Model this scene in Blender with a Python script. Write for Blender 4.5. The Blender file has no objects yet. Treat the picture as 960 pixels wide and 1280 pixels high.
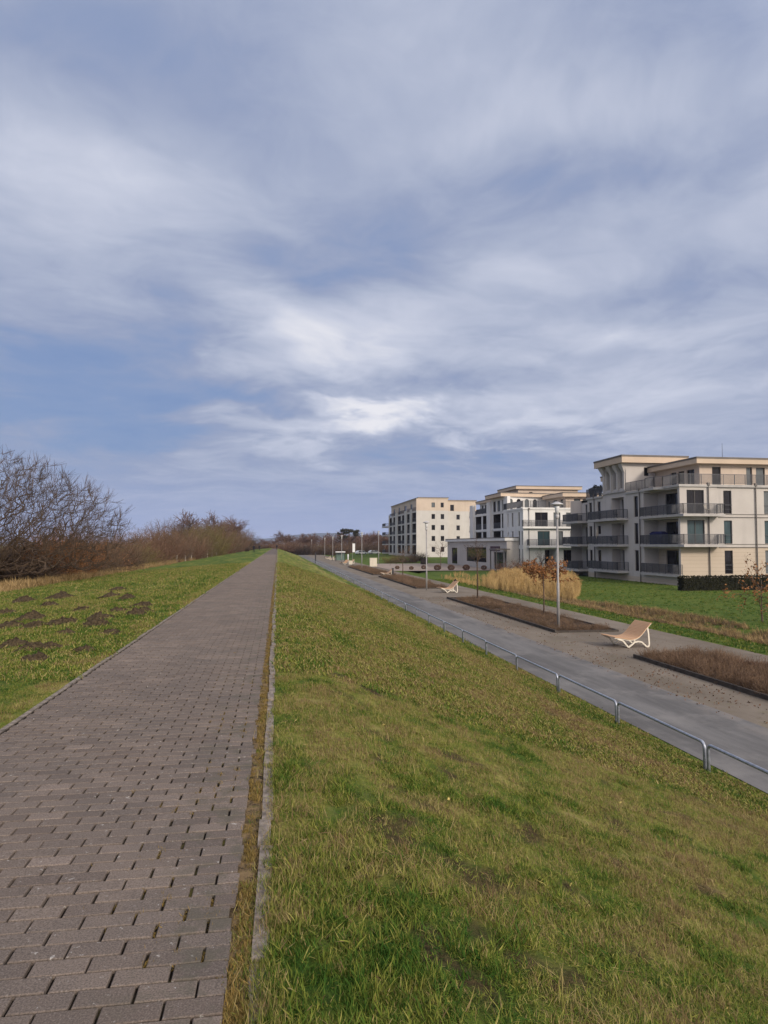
import bpy, math, random
import numpy as np
from mathutils import Vector, Matrix
R = math.radians
SC = bpy.context.scene
COL = SC.collection
random.seed(7)

# ------------------------------------------------------------------ camera
cam = bpy.data.cameras.new('camera')
cam.sensor_fit = 'VERTICAL'
cam.sensor_height = 36.0
cam.lens = 36.0 * 855 / 1280
cam.clip_start = 0.05
cam.clip_end = 20000
camo = bpy.data.objects.new('camera', cam)
COL.objects.link(camo)
camo.location = (0, 0, 1.55)
camo.rotation_euler = (R(90 + 2.745), 0, R(-8.83))
SC.camera = camo
SC.render.resolution_x, SC.render.resolution_y = 768, 1024
SC.view_settings.view_transform = 'Standard'
SC.view_settings.look = 'None'
SC.view_settings.exposure = 0.3
SC.view_settings.gamma = 1.0
SC.view_settings.use_curve_mapping = False
SC.cycles.max_bounces = 6
SC.cycles.diffuse_bounces = 3
SC.cycles.transparent_max_bounces = 6

SUN_EL, SUN_AZ = R(24), R(152)      # azimuth clockwise from +Y (dike direction)
sd = Vector((math.sin(SUN_AZ) * math.cos(SUN_EL), math.cos(SUN_AZ) * math.cos(SUN_EL), math.sin(SUN_EL)))


# ------------------------------------------------------------------ node helpers
class NT:
    def __init__(self, tree):
        self.t = tree
        self.n = tree.nodes
        self.n.clear()

    def node(self, typ, ins=None, **props):
        nd = self.n.new(typ)
        for k, v in props.items():
            setattr(nd, k, v)
        for k, v in (ins or {}).items():
            self.set(nd.inputs[k], v)
        return nd

    def set(self, sock, v):
        if isinstance(v, bpy.types.NodeSocket):
            self.t.links.new(v, sock)
        elif v is not None:
            if hasattr(sock, 'default_value') and isinstance(v, (tuple, list)) and sock.type == 'RGBA' and len(v) == 3:
                v = (*v, 1)
            sock.default_value = v

    def math(self, op, a, b=None, c=None, clamp=False):
        nd = self.node('ShaderNodeMath', operation=op, use_clamp=clamp)
        for i, v in enumerate((a, b, c)):
            if v is not None:
                self.set(nd.inputs[i], v)
        return nd.outputs[0]

    def vmath(self, op, a, b=None, out=0):
        nd = self.node('ShaderNodeVectorMath', operation=op)
        self.set(nd.inputs[0], a)
        if b is not None:
            self.set(nd.inputs[1], b)
        return nd.outputs[out]

    def mix(self, f, a, b, mode='MIX'):
        nd = self.node('ShaderNodeMix', data_type='RGBA', blend_type=mode)
        self.set(nd.inputs[0], f)
        self.set(nd.inputs[6], a)
        self.set(nd.inputs[7], b)
        return nd.outputs[2]

    def noise(self, vec, scale, detail=3, rough=.55, dist=0.0, out='Fac', dim='3D'):
        nd = self.node('ShaderNodeTexNoise', noise_dimensions=dim)
        if vec is not None:
            self.set(nd.inputs['Vector'], vec)
        self.set(nd.inputs['Scale'], scale)
        nd.inputs['Detail'].default_value = detail
        nd.inputs['Roughness'].default_value = rough
        nd.inputs['Distortion'].default_value = dist
        return nd.outputs[out]

    def ramp(self, f, stops, interp='LINEAR'):
        nd = self.node('ShaderNodeValToRGB')
        cr = nd.color_ramp
        cr.interpolation = interp
        while len(cr.elements) < len(stops):
            cr.elements.new(0.5)
        for e, (p, c) in zip(cr.elements, stops):
            e.position = p
            e.color = (*c, 1) if len(c) == 3 else c
        self.set(nd.inputs[0], f)
        return nd.outputs[0]

    def maprange(self, v, a, b, c=0.0, d=1.0, smooth=True):
        nd = self.node('ShaderNodeMapRange', interpolation_type='SMOOTHSTEP' if smooth else 'LINEAR')
        for i, x in enumerate((v, a, b, c, d)):
            self.set(nd.inputs[i], x)
        return nd.outputs[0]

    def scale(self, vec, s):
        nd = self.node('ShaderNodeMapping')
        self.set(nd.inputs['Vector'], vec)
        nd.inputs['Scale'].default_value = s
        return nd.outputs[0]


# ------------------------------------------------------------------ world: sky with layered cloud
world = bpy.data.worlds.new('World')
SC.world = world
world.use_nodes = True
w = NT(world.node_tree)
dirv = w.node('ShaderNodeTexCoord').outputs['Generated']
sep = w.node('ShaderNodeSeparateXYZ', {0: dirv})
dx, dy, dz = sep.outputs
sky = w.node('ShaderNodeTexSky', sky_type='NISHITA')
sky.sun_disc = False
sky.sun_elevation = SUN_EL
sky.sun_rotation = SUN_AZ
sky.dust_density = 1.5
az = w.math('MULTIPLY', w.math('ARCTAN2', dx, dy), 180 / math.pi)
el = w.math('MULTIPLY', w.math('ARCSINE', dz), 180 / math.pi)
# cloud deck: direction projected on a high plane
zz = w.math('ADD', w.math('MAXIMUM', dz, 0.0), 0.16)
deck = w.node('ShaderNodeCombineXYZ', {0: w.math('DIVIDE', dx, zz), 1: w.math('DIVIDE', dy, zz), 2: 3.7}).outputs[0]
warp = w.noise(deck, 0.9, 3, .5, out='Color')
deckw = w.vmath('ADD', deck, w.vmath('SCALE', w.vmath('SUBTRACT', warp, (.5, .5, .5)), None))
deckw.node.inputs[1].links[0].from_node.inputs['Scale'].default_value = 0.9
n1 = w.noise(w.scale(deckw, (.75, 1.0, 1)), 1.25, 6, .54, .6)
n2 = w.noise(w.scale(deckw, (1.0, 1.45, 1)), 2.4, 7, .57, .35)
n3 = w.noise(deckw, 9.0, 5, .6, .4)
# banks of lighter and darker cloud by compass bearing and height
azw = w.math('ADD', az, w.math('MULTIPLY', w.math('SUBTRACT', w.noise(deckw, 2.2, 4, .55), .5), 16.0))
elw = w.math('ADD', el, w.math('MULTIPLY', w.math('SUBTRACT', w.noise(w.vmath('ADD', deckw, (7.1, 3.3, 0)), 2.4, 4, .55), .5), 9.0))
ae = w.node('ShaderNodeCombineXYZ', {0: azw, 1: elw, 2: 0.0}).outputs[0]
BANKS = [  # bearing, elevation, half width, half height (degrees), strength
    (-15, 26, 11, 4.5, .24), (-6, 24, 8, 3, .10), (6.5, 18.5, 14, 3.2, .24), (1, 16.5, 9, 2.4, .14), (8.6, 10.8, 4.6, 1.3, .30), (2, 9.2, 7, 1.5, .16), (-4, 9.6, 5, 1.2, .10),
    (31, 16.5, 9, 2.6, .20), (35, 23, 7, 4.5, .14), (22, 31, 13, 4, .14), (18, 21.5, 9, 2.0, .16), (22, 11, 11, 2.0, .18), (30, 9, 8, 1.5, .12),
    (-18, 12.4, 10, 2.6, -.30), (-11, 9.2, 11, 1.7, -.34), (-4, 12.0, 6, 1.2, -.20), (-12, 35, 14, 3.6, -.20), (-2, 31, 8, 2.5, -.10), (28, 27.5, 12, 2.2, -.24),
    (4, 22.8, 9, 1.8, -.20), (-7, 16.5, 4, 3.2, -.18), (30, 36, 10, 3, -.12), (16, 7.4, 12, 1.2, -.16), (-20, 5.5, 13, 2.2, -.16), (34, 19.8, 7, 1.3, -.16), (16, 13.8, 9, .9, -.10)]
tone = w.math('ADD', w.math('MULTIPLY', w.math('SUBTRACT', n1, .5), 0.50), 0.47)
tone = w.math('ADD', tone, w.math('MULTIPLY', w.math('SUBTRACT', n2, .5), 0.46))
tone = w.math('ADD', tone, w.math('MULTIPLY', w.math('SUBTRACT', n3, .5), 0.20))
for a0, e0, sa, se, amp in BANKS:
    v = w.vmath('MULTIPLY', w.vmath('SUBTRACT', ae, (a0, e0, 0)), (1 / sa, 1 / se, 0))
    g = w.math('EXPONENT', w.math('MULTIPLY', w.vmath('DOT_PRODUCT', v, v, out='Value'), -1.0))
    tone = w.math('ADD', tone, w.math('MULTIPLY', g, amp))
PUFFS = [(8.0, 10.6, 5.6, 1.6, .15), (-1.5, 9.2, 7, 1.6, .13), (3.5, 16.8, 10, 3.6, .07), (20, 9.6, 8, 1.5, .10), (27, 14.5, 9, 2.4, .09), (34, 11.5, 7, 1.4, .10)]
curl = w.noise(w.node('ShaderNodeCombineXYZ', {0: az, 1: w.math('MULTIPLY', el, 1.8), 2: 1.3}).outputs[0], .42, 6, .62, .3)
for a0, e0, sa, se, amp in PUFFS:
    v = w.vmath('MULTIPLY', w.vmath('SUBTRACT', ae, (a0, e0, 0)), (1 / sa, 1 / se, 0))
    g = w.math('EXPONENT', w.math('MULTIPLY', w.vmath('DOT_PRODUCT', v, v, out='Value'), -1.0))
    g = w.math('ADD', g, w.math('MULTIPLY', w.math('SUBTRACT', curl, .5), .55))
    tone = w.math('ADD', tone, w.math('MULTIPLY', w.maprange(g, .15, .85), amp))
tone = w.math('ADD', tone, .01)
cloud = w.ramp(tone, [(0.0, (.125, .195, .37)), (.20, (.175, .24, .40)), (.40, (.255, .30, .43)), (.58, (.345, .385, .50)),
                      (.78, (.47, .50, .60)), (1.0, (.68, .68, .72))])
# clear blue of the physical sky shows where the deck is thin, mostly low in the north-west
thin = w.math('MULTIPLY', w.maprange(tone, .5, .1), .25)
skyc = w.vmath('SCALE', sky.outputs[0], None)
skyc.node.inputs['Scale'].default_value = 0.1
col = w.mix(thin, cloud, w.mix(.6, skyc, (.16, .25, .5)))
# hazier blue band near the horizon
low = w.math('MULTIPLY', w.maprange(el, 7.5, 0.5), w.maprange(tone, .85, .35, .35, .85))
col = w.mix(low, col, (.25, .31, .49))
# the deck is brighter towards the sun behind the viewer and overhead
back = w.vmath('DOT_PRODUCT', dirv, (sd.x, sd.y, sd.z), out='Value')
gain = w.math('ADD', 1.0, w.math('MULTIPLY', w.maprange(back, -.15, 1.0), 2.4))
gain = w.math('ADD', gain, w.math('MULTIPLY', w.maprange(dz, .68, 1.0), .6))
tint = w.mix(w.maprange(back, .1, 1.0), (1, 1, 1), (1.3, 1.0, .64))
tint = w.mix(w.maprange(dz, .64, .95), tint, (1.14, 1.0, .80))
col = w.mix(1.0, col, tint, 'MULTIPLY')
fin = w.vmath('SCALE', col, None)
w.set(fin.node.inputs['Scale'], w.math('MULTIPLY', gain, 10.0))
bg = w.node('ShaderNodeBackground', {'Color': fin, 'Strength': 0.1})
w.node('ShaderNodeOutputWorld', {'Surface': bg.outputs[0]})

sun = bpy.data.lights.new('sun', 'SUN')
sun.energy = 2.45
sun.angle = R(11)
sun.color = (1.0, .90, .78)
suno = bpy.data.objects.new('sun', sun)
COL.objects.link(suno)
suno.rotation_euler = (-sd).to_track_quat('-Z', 'Y').to_euler()


# ------------------------------------------------------------------ materials
def mat(name, build, rough=.85, spec=.3):
    m = bpy.data.materials.new(name)
    m.use_nodes = True
    t = NT(m.node_tree)
    b = t.node('ShaderNodeBsdfPrincipled', {'Roughness': rough, 'Specular IOR Level': spec})
    t.node('ShaderNodeOutputMaterial', {'Surface': b.outputs[0]})
    build(t, b)
    return m


def pos(t):
    return t.node('ShaderNodeNewGeometry').outputs['Position']


def bump(t, b, h, strength=.4, dist=.02):
    nd = t.node('ShaderNodeBump', {'Height': h, 'Strength': strength, 'Distance': dist})
    t.set(b.inputs['Normal'], nd.outputs[0])


def plain(name, c, var=.15, scale=3.0, rough=.8, spec=.3, metal=0.0, bscale=0, bstr=.2, objc=False):
    def f(t, b):
        p = t.node('ShaderNodeTexCoord').outputs['Object'] if objc else pos(t)
        n = t.noise(p, scale, 4, .6)
        lo = tuple(x * (1 - var) for x in c)
        hi = tuple(min(1, x * (1 + var)) for x in c)
        t.set(b.inputs['Base Color'], t.mix(t.maprange(n, .3, .7), lo, hi))
        b.inputs['Metallic'].default_value = metal
        if bscale:
            bump(t, b, t.noise(p, bscale, 3), bstr)
    return mat(name, f, rough, spec)


M = {}


def grass_colour(t, dry, p):
    """colour of the turf: green to straw by the 'dry' value, with patches"""
    n = t.noise(p, 1.1, 4, .6)
    n2 = t.noise(t.vmath('ADD', p, (11, 5, 0)), 5.0, 4, .65)
    d = t.math('ADD', dry, t.math('ADD', t.math('MULTIPLY', t.math('SUBTRACT', n, .5), .45),
                                  t.math('MULTIPLY', t.math('SUBTRACT', n2, .5), .9)))
    return t.ramp(d, [(0.0, (.028, .072, .010)), (.22, (.066, .108, .015)), (.46, (.150, .164, .029)), (.66, (.235, .214, .058)), (.84, (.285, .225, .100)), (1.0, (.16, .105, .055))])


def b_turf(t, b):
    p = pos(t)
    dry = t.node('ShaderNodeAttribute', attribute_name='dry').outputs['Fac']
    bare = t.node('ShaderNodeAttribute', attribute_name='bare').outputs['Fac']
    c = grass_colour(t, dry, p)
    sepx = t.node('ShaderNodeSeparateXYZ', {0: p})
    f1 = t.noise(t.scale(p, (1, .45, 1)), 42, 4, .7)
    c = t.mix(t.maprange(f1, .52, .72), c, t.mix(.30, c, (.045, .045, .014)))
    f3 = t.noise(t.scale(p, (1.0, .35, 1)), 6.5, 5, .7)
    c = t.mix(t.math('MULTIPLY', t.maprange(f3, .42, .66), .5), c, t.mix(.5, c, (.055, .066, .018)))
    c = t.mix(t.math('MULTIPLY', t.maprange(f3, .5, .3), .3), c, (.27, .24, .085))
    soil = t.mix(t.maprange(t.noise(p, 38, 5, .75), .3, .7), (.020, .013, .008), (.085, .054, .030))
    c = t.mix(bare, c, soil)
    t.set(b.inputs['Base Color'], c)
    h = t.math('ADD', t.noise(p, 55, 4, .7), t.math('MULTIPLY', t.noise(p, 9, 3, .6), 2.0))
    bump(t, b, h, .8, .035)


M['turf'] = mat('turf', b_turf, .95, .1)


def b_blade(t, b):
    p = pos(t)
    dry = t.node('ShaderNodeAttribute', attribute_name='dry', attribute_type='INSTANCER').outputs['Fac']
    tint = t.node('ShaderNodeAttribute', attribute_name='tint').outputs['Fac']
    rnd = t.node('ShaderNodeObjectInfo').outputs['Random']
    d = t.math('ADD', dry, t.math('ADD', t.math('MULTIPLY', t.math('SUBTRACT', tint, .42), .85), t.math('MULTIPLY', t.math('SUBTRACT', rnd, .5), .50)))
    c = grass_colour(t, d, p)
    t.set(b.inputs['Base Color'], c)
    b.inputs['Transmission Weight'].default_value = 0


M['blade'] = mat('grass_blade', b_blade, .75, .08)


def b_brick(t, b):
    tint = t.node('ShaderNodeAttribute', attribute_name='tint').outputs['Fac']
    p = pos(t)
    c = t.ramp(tint, [(0, (.132, .104, .088)), (.45, (.168, .134, .112)), (.8, (.195, .155, .129)), (1, (.22, .175, .147))])
    n = t.noise(p, 1.3, 4, .6)
    c = t.mix(t.math('MULTIPLY', t.maprange(n, .38, .66), .5), c, (.115, .098, .088))
    n2 = t.noise(p, 140, 3, .7)
    c = t.mix(t.math('MULTIPLY', t.maprange(n2, .45, .65), .7), c, (.065, .055, .05))
    c = t.mix(t.math('MULTIPLY', t.maprange(n2, .45, .3), .5), c, (.27, .24, .215))
    li = t.noise(t.vmath('ADD', p, (3, 9, 0)), 24, 6, .72)
    c = t.mix(t.math('MULTIPLY', t.maprange(li, .62, .68), .75), c, (.42, .40, .37))
    edge = t.maprange(t.node('ShaderNodeSeparateXYZ', {0: p}).outputs[0], -.75, -.2)
    mo = t.math('MULTIPLY', t.maprange(t.noise(p, 4.5, 5, .7), .48, .62), edge)
    c = t.mix(t.math('MULTIPLY', mo, .6), c, (.085, .08, .06))
    t.set(b.inputs['Base Color'], c)
    bump(t, b, t.noise(p, 170, 4, .7), .55, .004)


M['brick'] = mat('paving_brick', b_brick, .95, .08)


def b_joint(t, b):
    p = pos(t)
    x = t.node('ShaderNodeSeparateXYZ', {0: p}).outputs[0]
    n = t.noise(p, 7, 4, .7)
    c = t.mix(t.maprange(n, .4, .6), (.014, .011, .009), (.038, .030, .021))
    moss = t.math('MULTIPLY', t.maprange(n, .5, .62), t.maprange(x, -.8, -.25))
    c = t.mix(t.math('MULTIPLY', moss, .8), c, (.12, .105, .03))
    lit = t.math('MULTIPLY', t.maprange(x, -.21, -.16), t.maprange(t.noise(p, 16, 5, .75), .35, .6))
    c = t.mix(lit, c, t.mix(t.noise(p, 60, 3, .7), (.10, .065, .035), (.27, .19, .10)))
    t.set(b.inputs['Base Color'], c)
    bump(t, b, t.noise(p, 90, 3), .6, .01)


M['joint'] = mat('joint_sand', b_joint, .95, .1)


def b_asphalt(t, b):
    p = pos(t)
    c = t.mix(t.maprange(t.noise(t.scale(p, (1, .14, 1)), 1.3, 6, .7), .3, .7), (.098, .094, .092), (.165, .158, .153))
    c = t.mix(t.math('MULTIPLY', t.maprange(t.noise(p, .5, 5, .7), .5, .68), .35), c, (.25, .235, .22))
    c = t.mix(t.math('MULTIPLY', t.maprange(t.noise(p, 60, 3, .7), .5, .75), .5), c, (.06, .062, .07))
    x = t.node('ShaderNodeSeparateXYZ', {0: p}).outputs[0]
    sand = t.math('MULTIPLY', t.maprange(x, 10.0, 10.9), t.maprange(t.noise(p, 1.4, 5, .7), .42, .62))
    c = t.mix(t.math('MULTIPLY', sand, .6), c, (.22, .19, .165))
    t.set(b.inputs['Base Color'], c)
    bump(t, b, t.noise(p, 120, 3), .3, .006)


M['asphalt'] = mat('asphalt', b_asphalt, .9, .12)


def b_gravel(t, b):
    p = pos(t)
    c = t.mix(t.maprange(t.noise(t.scale(p, (1, .5, 1)), .55, 5, .65), .3, .7), (.135, .110, .084), (.200, .168, .134))
    c = t.mix(t.math('MULTIPLY', t.maprange(t.noise(p, 45, 4, .7), .48, .7), .55), c, (.10, .08, .066))
    x = t.node('ShaderNodeSeparateXYZ', {0: p}).outputs[0]
    gr = t.math('MULTIPLY', t.maprange(t.noise(p, 1.1, 5, .7), .55, .68), .3)
    c = t.mix(gr, c, (.125, .115, .055))
    t.set(b.inputs['Base Color'], c)
    bump(t, b, t.noise(p, 70, 4, .7), .5, .012)


M['gravel'] = mat('gravel', b_gravel, .95, .15)
M['soil'] = plain('bed_soil', (.06, .042, .032), .4, 9, .95, .1, 0, 30, .6)
M['mole'] = plain('molehill_earth', (.058, .042, .024), .55, 25, .95, .1, 0, 45, .8)
M['drystrip'] = plain('dry_grass_ground', (.15, .105, .055), .35, 2.5, .95, .1, 0, 30, .6)
M['lawn'] = plain('lush_lawn', (.045, .085, .014), .35, 1.2, .95, .1, 0, 40, .5)
M['plaza'] = plain('plaza_paving', (.27, .215, .175), .12, .6, .85, .2)
M['kerbdark'] = plain('bed_edging', (.055, .046, .04), .3, 4, .9, .2)
M['kerbpale'] = plain('path_edging', (.19, .16, .135), .45, 14, .9, .2, 0, 60, .5)
M['galv'] = plain('galvanised_steel', (.32, .34, .39), .2, 14, .42, .5, .6)
M['pole'] = plain('grey_painted_pole', (.235, .225, .22), .1, 6, .5, .5)
M['lampglass'] = plain('lamp_glass', (.62, .62, .62), .05, 5, .25, .5)
M['lamphead'] = plain('lamp_head_grey', (.38, .37, .37), .1, 5, .5, .5)


def b_wood(t, b):
    p = t.node('ShaderNodeTexCoord').outputs['Object']
    n = t.noise(t.scale(p, (14, 1.5, 14)), 3, 4, .6)
    t.set(b.inputs['Base Color'], t.mix(n, (.40, .225, .115), (.60, .37, .21)))


M['wood'] = mat('larch_slats', b_wood, .6, .35)
M['frame'] = plain('cream_steel', (.62, .57, .48), .08, 5, .5, .4)
M['bark'] = plain('bark', (.074, .051, .035), .35, 6, .95, .1)
M['barkmoss'] = plain('mossy_bark', (.085, .075, .04), .35, 4, .95, .1)
M['barkred'] = plain('young_bark', (.11, .075, .055), .25, 8, .9, .15)


def twig(name, c, c2):
    def f(t, b):
        rnd = t.node('ShaderNodeObjectInfo').outputs['Random']
        tint = t.node('ShaderNodeAttribute', attribute_name='tint').outputs['Fac']
        n = t.noise(pos(t), .7, 3, .6)
        k = t.math('ADD', t.math('MULTIPLY', tint, .6), t.math('ADD', t.math('MULTIPLY', rnd, .3), t.math('MULTIPLY', t.math('SUBTRACT', n, .5), .8)))
        t.set(b.inputs['Base Color'], t.mix(k, c, c2))
    return mat(name, f, .9, .1)


M['tw_brown'] = twig('brown_twigs', (.082, .056, .038), (.165, .112, .072))
M['tw_red'] = twig('reddish_twigs', (.092, .052, .034), (.18, .105, .068))
M['tw_rust'] = twig('rust_leaves', (.185, .080, .032), (.34, .165, .068))
M['tw_olive'] = twig('olive_twigs', (.085, .068, .026), (.17, .135, .055))
M['tw_dark'] = twig('dark_twigs', (.030, .022, .017), (.070, .047, .033))
M['tw_bed'] = twig('bed_shrub_twigs', (.085, .052, .034), (.24, .16, .105))
M['tw_far'] = twig('far_tree_twigs', (.085, .052, .042), (.150, .090, .066))
M['needle'] = twig('pine_needles', (.03, .03, .022), (.06, .055, .036))
M['straw'] = twig('dry_straw', (.17, .115, .05), (.36, .25, .12))
M['reed'] = twig('reed_stalks', (.25, .155, .06), (.62, .44, .20))
M['hedge'] = twig('dark_hedge_leaves', (.012, .013, .008), (.032, .030, .016))
M['moss'] = twig('yellow_moss_grass', (.075, .06, .018), (.30, .20, .065))


def b_wall(c, c2):
    def f(t, b):
        p = pos(t)
        n = t.noise(p, .35, 5, .6)
        c_ = t.mix(t.maprange(n, .3, .7), c, c2)
        streak = t.noise(t.scale(p, (1.6, 1.6, .12)), 1.0, 4, .6)
        c_ = t.mix(t.math('MULTIPLY', t.maprange(streak, .5, .75), .22), c_, tuple(x * .6 for x in c))
        t.set(b.inputs['Base Color'], c_)
        bump(t, b, t.noise(p, 25, 3), .1, .01)
    return f


M['cream'] = mat('cream_render', b_wall((.405, .372, .345), (.455, .42, .39)), .9, .2)
M['white'] = mat('white_render', b_wall((.58, .565, .545), (.64, .625, .60)), .9, .2)
M['greybeige'] = mat('grey_beige_render', b_wall((.43, .405, .38), (.48, .455, .43)), .9, .2)
M['peach'] = mat('peach_render', b_wall((.45, .365, .295), (.50, .41, .335)), .9, .2)


def b_rust(t, b):
    p = pos(t)
    z = t.node('ShaderNodeSeparateXYZ', {0: p}).outputs[2]
    fr = t.math('FRACT', t.math('MULTIPLY', z, 2.6))
    g = t.maprange(t.math('ABSOLUTE', t.math('SUBTRACT', fr, .5)), .44, .49)
    c = t.mix(t.noise(p, .5, 4), (.40, .335, .265), (.47, .395, .32))
    t.set(b.inputs['Base Color'], t.mix(t.math('MULTIPLY', g, .45), c, (.2, .165, .13)))
    bump(t, b, t.math('SUBTRACT', 1.0, g), .4, .02)


M['rustic'] = mat('banded_stone', b_rust, .9, .2)
M['fascia'] = plain('fascia', (.47, .37, .28), .06, .5, .8, .2)
M['rooftop'] = plain('roof_edge_metal', (.10, .085, .075), .15, 1, .6, .4)
M['slab'] = plain('balcony_concrete', (.36, .34, .325), .1, 1.5, .85, .2)
M['rail'] = plain('railing_steel', (.06, .062, .072), .15, 3, .5, .4)
M['pipe'] = plain('downpipe_zinc', (.10, .088, .08), .15, 3, .5, .4)
M['wframe'] = plain('dark_window_frame', (.035, .03, .028), .2, 3, .5, .4)


def pane(name, c, rough):
    def f(t, b):
        p = pos(t)
        n = t.noise(t.scale(p, (1.2, 1.2, .35)), 1.6, 3, .6)
        t.set(b.inputs['Base Color'], t.mix(n, tuple(x * .5 for x in c), tuple(min(1, x * 1.5) for x in c)))
        b.inputs['IOR'].default_value = 1.4
    return mat(name, f, rough, .3)


M['pane'] = pane('dark_window_glass', (.014, .013, .016), .04)
M['pane_curtain'] = pane('curtained_window_glass', (.11, .12, .125), .06)
M['pane_teal'] = pane('teal_window_glass', (.04, .065, .072), .05)
M['dark'] = plain('dark_brown_finish', (.05, .042, .038), .3, 1, .9, .1)  # dark brown colour of the loggia partition walls, shared by a low box
M['blue'] = plain('dark_blue_cloth', (.02, .022, .08), .3, 4, .8, .2)
M['board'] = plain('dark_sign_board', (.06, .025, .035), .1, 3, .6, .3)
M['cabinet'] = plain('cream_cabinet', (.52, .47, .38), .06, 3, .6, .3)
M['whitepaint'] = plain('white_paint', (.62, .62, .62), .05, 3, .4, .5)
M['tyre'] = plain('tyre_rubber', (.02, .02, .02), .1, 5, .9, .2)
M['cloth'] = plain('dark_clothing', (.018, .018, .024), .3, 5, .9, .1)
M['skin'] = plain('skin', (.42, .26, .19), .1, 5, .6, .3)
M['hair'] = plain('dark_hair', (.03, .022, .016), .2, 9, .8, .2)
M['postwood'] = plain('weathered_post', (.34, .30, .25), .2, 9, .9, .1)
M['darkpost'] = plain('dark_post', (.03, .03, .034), .2, 6, .6, .3)
M['greenglass'] = plain('greenish_shelter_glass', (.10, .15, .13), .2, 3, .15, .5)
M['hill'] = plain('wooded_hill', (.045, .055, .05), .3, .01, .95, .1)
M['planter'] = plain('stone_block', (.45, .40, .34), .1, 2, .9, .2)
M['leaf'] = plain('fallen_leaf', (.38, .30, .10), .3, 20, .7, .2)


# ------------------------------------------------------------------ mesh helpers
def tag(o, label=None, cat=None, group=None, kind=None):
    if label: o['label'] = label
    if cat: o['category'] = cat
    if group: o['group'] = group
    if kind: o['kind'] = kind
    return o


def empty(name, loc, label, cat, group=None, rz=0.0):
    o = bpy.data.objects.new(name, None)
    COL.objects.link(o)
    o.location = loc
    o.rotation_euler = (0, 0, rz)
    o.empty_display_size = .2
    return tag(o, label, cat, group)


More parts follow.
